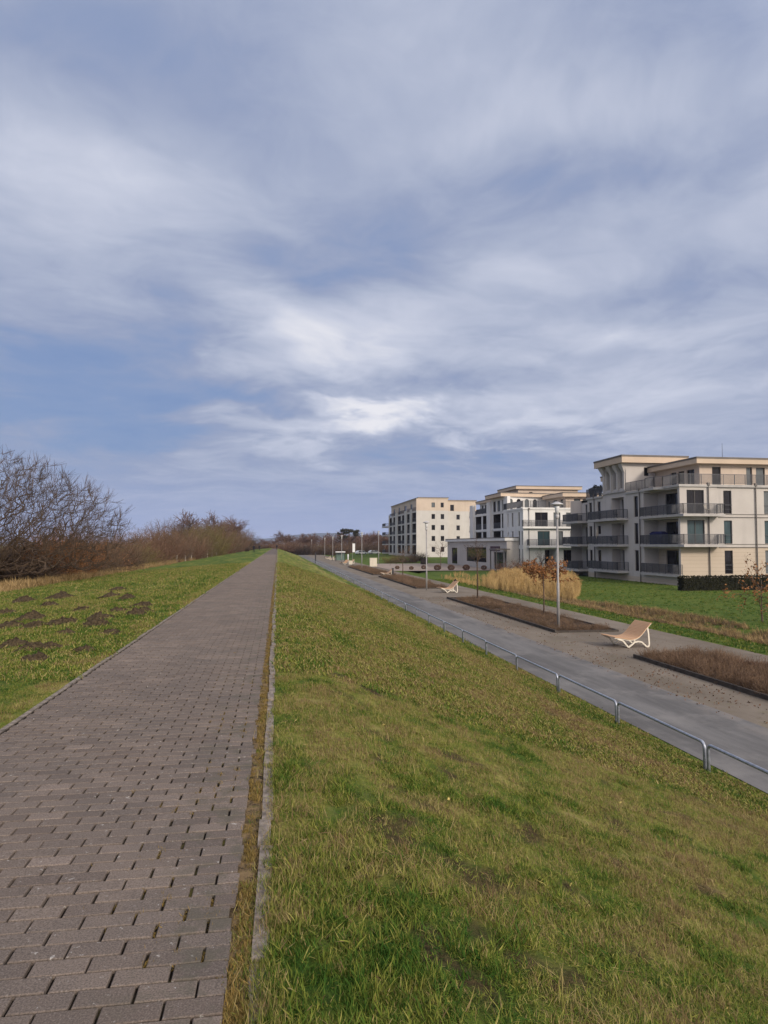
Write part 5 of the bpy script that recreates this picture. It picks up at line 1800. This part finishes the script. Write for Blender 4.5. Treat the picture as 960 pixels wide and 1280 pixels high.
RL, RH, RR = 3.18, .47, .10
mb = MB()
pts = [(0, 0, -.35)] + [(0, .0 + p[1], p[2]) for p in arc((RR, RH - RR), RR, math.pi, math.pi / 2, 6)] + [(0, p[1], p[2]) for p in arc((RL - RR, RH - RR), RR, math.pi / 2, 0, 6)] + [(0, RL, -.35)]
mb.tube(pts, .031, 8)
rail0 = mb.build('knee_rail', M['galv'], None, True)
first = True
for q in range(46):
    y = 11.43 + 3.29 * (q - 2)
    o = rail0 if first else rail0.copy()
    if not first:
        COL.objects.link(o)
    first = False
    x = 7.56 + .0036 * y + rnd.uniform(-.015, .015)
    o.location = (x, y, -2.475 + rnd.uniform(-.01, .01))
    o.rotation_euler = (0, rnd.uniform(-.02, .02), rnd.uniform(-.006, .006))
    tag(o, 'low galvanised tube hoop rail along the asphalt at the foot of the dike', 'rail', 'knee rails along the promenade')

# ------------------------------------------------------------------ street lamps
def lamp_proto():
    root = empty('street_lamp', (0, 0, 0), 'x', 'street lamp', 'street lamps along the promenade')
    m = MB()
    m.tube([(0, 0, -.2), (0, 0, 2.2), (0, 0, 2.24), (0, 0, 5.5)], [.072, .072, .052, .052], 14)
    m.build('pole', M['pole'], root, True)
    m = MB()
    m.lathe([(.056, 5.38), (.10, 5.46), (.105, 5.56), (.085, 5.60)], 16)
    m.build('collar', M['lamphead'], root, True)
    m = MB()
    m.lathe([(.085, 5.604), (.12, 5.95), (.12, 6.02)], 16)
    m.build('lantern_glass', M['lampglass'], root, True)
    m = MB()
    m.lathe([(.06, 6.02), (.16, 6.06), (.31, 6.09), (.32, 6.11), (.28, 6.14), (.06, 6.24)], 24)
    m.build('lamp_cap', M['lamphead'], root, True)
    return root


def dup(root, loc, label=None, rz=None):
    o = root.copy()
    COL.objects.link(o)
    o.location = loc
    if rz is not None:
        o.rotation_euler = (0, 0, rz)
    if label:
        o['label'] = label
    for ch in list(root.children):
        c = ch.copy()
        COL.objects.link(c)
        c.parent = o
        for g_ in ch.children:
            d_ = g_.copy()
            COL.objects.link(d_)
            d_.parent = c
    return o


LAMPS = [(13.7, 32.2, -2.55, 'nearest and tallest street lamp, standing in the bed beside the rust-leaved young tree'),
         (13.3, 60.6, -2.55, 'second street lamp from the right, before the farthest apartment block'),
         (19.3, 131, -2.0, 'street lamp behind the cream cabinet, left of the farthest block'),
         (14.2, 116, -2.55, 'street lamp just left of the cream cabinet'),
         (14.1, 152, -2.55, 'street lamp behind the pale loungers, before the pines'), (14.1, 177, -2.55, 'street lamp behind the small glazed shelter'),
         (14.0, 206, -2.55, 'far street lamp, next beyond the glazed shelter'), (14.0, 287, -2.55, 'farthest street lamp of the row, at the promenade bend')]
lp = lamp_proto()
for q, (x, y, z, lab) in enumerate(LAMPS):
    if q == 0:
        lp.location = (x, y, z)
        lp['label'] = lab
    else:
        dup(lp, (x, y, z), lab)

# ------------------------------------------------------------------ wave loungers
def lounger_proto():
    root = empty('lounger', (0, 0, 0), 'x', 'lounger', 'wave loungers facing the dike')
    W = 1.15
    prof = [(0, .44), (.16, .43), (.34, .40), (.55, .355), (.75, .345), (.92, .37), (1.06, .43), (1.18, .53), (1.30, .66), (1.42, .79), (1.54, .91), (1.62, .98)]
    # resample evenly, one slat per step
    P0 = np.array(prof)
    s = np.concatenate([[0], np.cumsum(np.hypot(*np.diff(P0, axis=0).T))])
    t = np.arange(.03, s[-1] - .02, .072)
    X, Z = np.interp(t, s, P0[:, 0]), np.interp(t, s, P0[:, 1])
    DX, DZ = np.gradient(X), np.gradient(Z)
    m = MB()
    for x, z, a, b in zip(X, Z, DX, DZ):
        l = math.hypot(a, b)
        a, b = a / l * .032, b / l * .032
        nx_, nz_ = -b / .032 * .012, a / .032 * .012
        m.hexa([(x - a - nx_, -W / 2, z - b - nz_), (x + a - nx_, -W / 2, z + b - nz_), (x + a - nx_, W / 2, z + b - nz_), (x - a - nx_, W / 2, z - b - nz_),
                (x - a + nx_, -W / 2, z - b + nz_), (x + a + nx_, -W / 2, z + b + nz_), (x + a + nx_, W / 2, z + b + nz_), (x - a + nx_, W / 2, z - b + nz_)])
    m.build('seat', M['wood'], root)
    for sy in (-W / 2 + .06, W / 2 - .06):
        m = MB()
        leg = [(.12, .38), (.36, .30), (.60, .03), (.72, .10), (.88, .22), (1.04, .25), (1.20, .22), (1.40, .04), (1.50, .03), (1.53, .14), (1.50, .55), (1.46, .80)]
        for a, b in zip(leg, leg[1:]):
            m.bar((a[0], sy, a[1]), (b[0], sy, b[1]), .06, .055)
        for a, b in zip(prof, prof[1:]):
            m.bar((a[0], sy, a[1] - .035), (b[0], sy, b[1] - .035), .05, .04)
        m.build('side_frame', M['frame'], root)
    m = MB()
    m.tube([(.60, -W / 2 + .1, .04), (.60, W / 2 - .1, .04)], .02, 6)
    m.tube([(1.46, -W / 2 + .1, .05), (1.46, W / 2 - .1, .05)], .02, 6)
    m.build('crossbar', M['frame'], root)
    return root


lg = lounger_proto()
LG = [(13.18, 26.1, .06, 'wooden wave lounger with cream frame between the two nearest planting beds'), (13.7, 57.6, .1, 'weathered wave lounger beyond the bed with the near street lamp'),
      (13.5, 89.8, 0, 'pale lounger beyond the bed with the second street lamp'), (13.0, 141.5, .5, 'white-framed lounger left of the farthest bed, nearer one of two'), (14.6, 146, .2, 'white-framed lounger left of the farthest bed, farther one of two'),
      (13.4, 184, 0, 'cream lounger beyond the glazed shelter'), (13.4, 196, 0, 'cream lounger far along the promenade')]
for q, (x, y, rz, lab) in enumerate(LG):
    if q == 0:
        lg.location = (x, y, -2.552)
        lg.rotation_euler = (0, 0, rz)
        lg['label'] = lab
    else:
        dup(lg, (x, y, -2.552), lab, rz)

# person sitting on the second lounger's head end is not visible; a dark jacket hangs over its back
m = MB()
m.tube([(15.22, 58.05, -1.62), (15.3, 58.05, -1.50), (15.36, 58.05, -1.62), (15.33, 58.05, -1.95)], [.08, .12, .11, .09], 8)
tag(m.build('jacket', M['cloth'], None, True), 'dark jacket hung over the back of the second lounger', 'jacket')

# ------------------------------------------------------------------ small things along the promenade
def boxthing(name, x, y, z, sx, sy, sz, m_, label, cat, group=None):
    root = empty(name, (x, y, z), label, cat, group)
    b = MB()
    b.box(-sx / 2, sx / 2, -sy / 2, sy / 2, .06, sz)
    b.build('body', m_, root)
    b = MB()
    b.box(-sx / 2 + .04, sx / 2 - .04, -sy / 2 + .04, sy / 2 - .04, -.1, .057)
    b.build('base', M['slab'], root)
    b = MB()
    b.box(-sx / 2 - .03, sx / 2 + .03, -sy / 2 - .03, sy / 2 + .03, sz + .003, sz + .05)
    b.build('lid', m_, root)
    b = MB()
    b.box(-sx / 2 + .05, -.01, -sy / 2 - .012, -sy / 2 - .002, .12, sz - .06)
    b.build('door', m_, root)
    b = MB()
    b.box(.01, sx / 2 - .05, -sy / 2 - .012, -sy / 2 - .002, .12, sz - .06)
    b.build('door', m_, root)
    return root


boxthing('utility_cabinet', 17.7, 127, -2.55, 1.35, .5, 1.6, M['cabinet'], 'cream utility cabinet beside the lamps left of the farthest block', 'cabinet')
boxthing('utility_cabinet', 14.9, 141, -2.55, .7, .45, .8, M['cabinet'], 'small white box right of the white-framed loungers', 'cabinet')
boxthing('utility_cabinet', 30.0, 139, -2.5, 1.4, .6, 1.2, M['dark'], 'low dark box beside the left end of the pavilion', 'cabinet')
boxthing('utility_cabinet', 34.6, 96.5, -2.6, 1.1, .3, 1.1, M['whitepaint'], 'white board before the white block, at the left of the reeds', 'board')

# glazed shelter
root = empty('shelter', (15.6, 172, -2.55), 'small greenish glazed shelter with white roof edge, beyond the loungers', 'shelter')
b = MB()
b.box(-1.2, 1.2, -.7, .7, 2.2, 2.42)
b.build('roof', M['whitepaint'], root)
for sx in (-1.12, 1.12):
    for sy in (-.62, .62):
        b = MB()
        b.box(sx - .04, sx + .04, sy - .04, sy + .04, 0, 2.197)
        b.build('post', M['darkpost'], root)
b = MB()
b.box(-1.07, 1.07, .60, .62, .2, 2.15)
b.box(-1.13, -1.11, -.57, .57, .2, 2.15)
b.build('glass_panel', M['greenglass'], root)

# dark sign posts at the dike side, white post by the loungers
for x, y, h, w_, lab in ((8.3, 152, 2.2, .28, 'dark slab-shaped sign post at the foot of the dike'), (8.6, 158, 1.8, .09, 'thin dark post beside the slab-shaped sign')):
    b = MB()
    b.prism([(-w_ / 2, -.06), (w_ / 2, -.06), (w_ / 2, .06), (-w_ / 2, .06)], -.3, h - .05, 0)
    b.prism([(-w_ / 2, -.06), (w_ / 2, -.06), (w_ / 2, .06), (-w_ / 2, .06)], h - .047, h, 0, [(-w_ / 2 + .02, -.04), (w_ / 2 - .02, -.04), (w_ / 2 - .02, .04), (-w_ / 2 + .02, .04)])
    o = b.build('sign_post', M['darkpost'])
    o.location = (x, y, -2.5)
    tag(o, lab, 'post', 'posts at the foot of the dike')
b = MB()
b.lathe([(.14, -.2), (.14, 1.9), (.10, 2.0)], 12)
o = b.build('white_post', M['whitepaint'], None, True)
o.location = (15.2, 149, -2.5)
tag(o, 'white upright post behind the white-framed loungers', 'post')
b = MB()
b.box(-.10, .10, -.08, .08, -.2, 1.0)
b.box(-.13, .13, -.10, .10, 1.003, 1.06)
o = b.build('bollard', M['darkpost'])
o.location = (14.9, 88.4, -2.55)
tag(o, 'dark bollard beside the pale lounger before the second lamp', 'bollard')
# white flag-like banner on a thin pole
root = empty('banner', (20.6, 190, -2.4), 'narrow white banner on a thin pole before the far trees', 'banner')
b = MB(); b.tube([(0, 0, -.2), (0, 0, 4.6)], .04, 8); b.build('pole', M['pole'], root)
b = MB(); b.box(.05, .75, -.012, .012, 1.9, 4.3); b.build('flag', M['whitepaint'], root)


# cars parked far away
def car(x, y, rz, label):
    root = empty('parked_car', (x, y, float(ground_z(x, y))), label, 'car', 'cars parked before the far trees', rz)
    b = MB()
    side = [(-2.1, .35), (2.1, .35), (2.15, .75), (1.35, .92), (.75, 1.42), (-1.3, 1.46), (-2.0, .98), (-2.15, .7)]
    i0 = len(b.v)
    for yy, k in ((-.85, 1), (.85, 1)):
        b.v.extend([(px, yy * (1 if z < 1.0 else .82), z) for px, z in side])
    n_ = len(side)
    b.f.append(tuple(range(n_))); b.f.append(tuple(reversed(range(n_, 2 * n_))))
    b.m += [0, 0]
    for k in range(n_):
        j_ = (k + 1) % n_
        b.f.append((k, n_ + k, n_ + j_, j_)); b.m.append(0)
    b.build('body', M['whitepaint'], root)
    for s_ in (-1, 1):
        b = MB()
        b.face([(p_, s_ * (.845 - (z_ - .95) * .30), z_) for p_, z_ in ((1.2, .96), (.72, 1.36), (-1.2, 1.40), (-1.75, 1.0))][::s_])
        b.build('window', M['pane'], root)
    for wx in (-1.3, 1.3):
        for s_ in (-1, 1):
            b = MB()
            b.tube([(wx, s_ * .72, .33), (wx, s_ * .9, .33)], .33, 14)
            wh = b.build('wheel', M['tyre'], root)
            b = MB()
            b.tube([(wx, s_ * .895, .33), (wx, s_ * .91, .33)], .2, 12)
            b.build('rim', M['galv'], wh)
    return root


car(29.5, 243, .5, 'white car parked on the grass edge before the far trees')
car(34.6, 246, .3, 'white car parked nearer to the farthest block')

# ------------------------------------------------------------------ far walkers
def person(x, y, rz, label, stride=.22, group=None):
    z = float(ground_z(x, y))
    root = empty('person', (x, y, z), label, 'person', group, rz)
    J = {'pel': (0, 0, .95, .15), 'bel': (0, 0, 1.12, .15), 'che': (0, .0, 1.34, .17), 'nec': (0, .01, 1.50, .06), 'hed': (0, .02, 1.60, .095), 'top': (0, .02, 1.70, .08),
         'lh': (-.10, 0, .90, .10), 'lk': (-.10, stride * .5, .50, .07), 'la': (-.10, stride * .6, .09, .05), 'lt': (-.10, stride * .6 + .17, .04, .04),
         'rh': (.10, 0, .90, .10), 'rk': (.10, -stride * .3, .50, .07), 'ra': (.10, -stride, .10, .05), 'rt': (.10, -stride + .16, .04, .04),
         'ls': (-.19, 0, 1.42, .07), 'le': (-.25, -.04, 1.15, .055), 'lw': (-.24, .05, .90, .04), 'lf': (-.235, .08, .80, .035),
         'rs': (.19, 0, 1.42, .07), 're': (.25, .0, 1.15, .055), 'rw': (.24, .10, .92, .04), 'rf': (.235, .13, .82, .035)}
    E_ = [('pel', 'bel'), ('bel', 'che'), ('che', 'nec'), ('nec', 'hed'), ('hed', 'top'), ('pel', 'lh'), ('lh', 'lk'), ('lk', 'la'), ('la', 'lt'), ('pel', 'rh'), ('rh', 'rk'), ('rk', 'ra'), ('ra', 'rt'),
          ('che', 'ls'), ('ls', 'le'), ('le', 'lw'), ('lw', 'lf'), ('che', 'rs'), ('rs', 're'), ('re', 'rw'), ('rw', 'rf')]
    ks = list(J)
    me = bpy.data.meshes.new('body')
    me.from_pydata([J[k][:3] for k in ks], [(ks.index(a), ks.index(b_)) for a, b_ in E_], [])
    me.materials.append(M['cloth'])
    o = link('body', me, root)
    md = o.modifiers.new('skin', 'SKIN')
    if not me.skin_vertices:
        bm_layer = me.attributes
    return root, o, ks, J


def make_person(x, y, rz, label, group=None):
    import bmesh
    root, o, ks, J = person(x, y, rz, label, group=group)
    bm = bmesh.new()
    bm.from_mesh(o.data)
    ly = bm.verts.layers.skin.verify()
    bm.verts.ensure_lookup_table()
    for k, v_ in zip(ks, bm.verts):
        v_[ly].radius = (J[k][3], J[k][3])
        v_[ly].use_root = k == 'pel'
    bm.to_mesh(o.data)
    bm.free()
    s_ = o.modifiers.new('smooth', 'SUBSURF')
    s_.levels = s_.render_levels = 1
    b = MB()
    b.lathe([(.02, 1.49), (.075, 1.52), (.098, 1.60), (.09, 1.68), (.03, 1.735)], 12, c=(0, .025, 0))
    hd = b.build('head', M['skin'], root, True)
    b = MB()
    b.lathe([(.10, 1.60), (.108, 1.66), (.085, 1.73), (.02, 1.755)], 12, c=(0, .0, 0))
    b.build('hair', M['hair'], hd, True)
    return root


make_person(-.25, 226, 0, 'distant person in dark clothes walking away along the brick path')
make_person(-5.4, 160, .4, 'nearer of two distant people in dark clothes on the lawn left of the path', 'people on the left lawn')
make_person(-6.1, 235, 0, 'farther of two distant people in dark clothes on the lawn left of the path', 'people on the left lawn')
shrub('dark', -9.3, 215, 1.5, 1.4, 'small dark round shrub on the far left lawn near the path', group='shrubs on the left lawn')

# pale posts and low fence before the left thicket
for q, (x, y, h, lab) in enumerate(((-13.2, 94, .95, 'thick pale wooden post before the left thicket'), (-13.9, 95, .75, 'thinner pale post left of the thick one'))):
    b = MB()
    b.lathe([(.11 - .03 * q, -.2), (.11 - .03 * q, h), (.05, h + .06)], 10)
    o = b.build('wooden_post', M['postwood'])
    o.location = (x, y, float(ground_z(x, y)))
    tag(o, lab, 'post', 'pale posts by the thicket')
fx = [(-13.0, 101), (-13.0, 108), (-12.9, 115), (-12.9, 122), (-12.8, 130), (-12.8, 139), (-12.8, 149)]
root = empty('low_fence', (fx[0][0], fx[0][1], float(ground_z(*fx[0]))), 'low pale post and wire fence before the left thicket', 'fence')
o0 = root.location.copy()
for x, y in fx:
    b = MB()
    zz_ = float(ground_z(x, y)) - o0.z
    b.lathe([(.06, zz_ - .1), (.06, zz_ + .8), (.02, zz_ + .83)], 8, c=(x - o0.x, y - o0.y, 0))
    b.build('post', M['postwood'], root)
b = MB()
b.tube([(x - o0.x, y - o0.y, float(ground_z(x, y)) - o0.z + .65) for x, y in fx], .015, 5)
b.build('wire', M['pipe'], root)

# ------------------------------------------------------------------ things on the balconies and terraces
def conifer_pot(x, y, z, h, label):
    root = empty('potted_plant', (x, y, z), label, 'potted plant', 'plants on the roof terrace')
    b = MB()
    b.lathe([(.16, 0), (.24, .42), (.24, .46)], 12)
    b.build('pot', M['darkpost'], root)
    g_ = np.random.default_rng(int(y * 10))
    n_ = 260
    d_ = g_.normal(size=(n_, 3)); d_ /= np.linalg.norm(d_, axis=1, keepdims=True)
    c_ = d_ * g_.uniform(.5, 1, (n_, 1)) * np.array([[.38, .38, h * .42]]) + np.array([[0, 0, .46 + h * .40]])
    v_, f_, t_ = flakes(c_, .11, g_)
    link('foliage', np_mesh('foliage', v_, f_, M['needle'], False, {'tint': ('POINT', t_)}), root)


conifer_pot(40.35, 81.2, 7.63, 1.3, 'bushy dark potted plant on the roof terrace, nearest the arched tower')
conifer_pot(40.35, 82.6, 7.63, 1.5, 'middle dark potted plant on the roof terrace left of the arched tower')
conifer_pot(40.35, 83.7, 7.63, 1.1, 'dark potted plant on the left end of the roof terrace')
b = MB()
b.prism([(40.25, 67.2), (40.95, 67.2), (40.95, 69.6), (40.25, 69.6)], 1.62, 2.75, 0)
b.prism([(40.2, 67.15), (41.0, 67.15), (41.0, 69.65), (40.2, 69.65)], 2.753, 2.98, 0, [(40.4, 67.5), (40.8, 67.5), (40.8, 69.3), (40.4, 69.3)])
tag(b.build('furniture_cover', M['blue']), 'dark blue furniture cover on the nearest block\'s first-floor corner balcony', 'cover')

b = MB()
b.tube([(38.9, 79.3, 1.6), (38.9, 79.3, 2.2), (38.9, 79.3, 2.9), (38.9, 79.3, 3.75)], [.03, .10, .17, .03], 10)
tag(b.build('folded_parasol', M['postwood'], None, True), 'folded brown parasol on the first-floor balcony below the arched tower', 'parasol')


def balcony_chair(x, y, z, rz, label, m_='darkpost'):
    root = empty('balcony_chair', (x, y, z), label, 'chair', 'chairs on the balconies', rz)
    b = MB(); b.box(-.22, .22, -.22, .22, .42, .46); b.build('seat', M[m_], root)
    b = MB(); b.hexa([(-.22, .18, .463), (.22, .18, .463), (.22, .22, .463), (-.22, .22, .463), (-.22, .26, .92), (.22, .26, .92), (.22, .30, .92), (-.22, .30, .92)]); b.build('backrest', M[m_], root)
    for sx in (-.2, .2):
        for sy in (-.2, .2):
            b = MB(); b.box(sx - .018, sx + .018, sy - .018, sy + .018, 0, .418); b.build('leg', M[m_], root)


balcony_chair(39.4, 76.2, 1.6, .6, 'dark chair on the first-floor balcony below the arched tower')
balcony_chair(39.35, 75.4, 4.65, 1.3, 'dark chair on the second-floor balcony below the arched tower')
balcony_chair(42.6, 62.8, 4.65, .4, 'pale chair on the second-floor corner balcony of the nearest block', 'planter')
balcony_chair(41.2, 66.9, -1.45, .9, 'dark chair in the ground-floor corner loggia of the nearest block')

# dead leaves and grit on the gravel
g = np.random.default_rng(55)
n = 2600
x = np.where(g.random(n) < .75, g.uniform(10.6, 12.8, n), g.uniform(12.8, 18, n)); y = 13 + 40 * g.random(n) ** 1.5
k = ~((x > 12.75) & (x < 16.05) & ((y < 23.5) | (y > 30.4))) & (fbm(x, y, .8, 4) + .25 * g.random(n) > .55)
v, f, t_ = flakes(np.stack([x[k], y[k], np.full(k.sum(), -2.535)], 1), .032, g)
tag(link('leaf_litter', np_mesh('leaf_litter', v, f, M['tw_red'], False, {'tint': ('POINT', t_)})), 'brown leaf litter scattered over the gravel', 'leaves', kind='stuff')

# ------------------------------------------------------------------ air
hz = bpy.data.materials.new('haze')
hz.use_nodes = True
t = NT(hz.node_tree)
pv = t.node('ShaderNodeVolumePrincipled', {'Color': (.62, .72, 1.0, 1), 'Density': .00011})
t.node('ShaderNodeOutputMaterial', {'Volume': pv.outputs[0]})
b = MB()
b.box(-3400, 6000, -300, 9200, -40, 130)
tag(b.build('haze', hz), 'thin bluish winter haze over the far hill', kind='stuff')
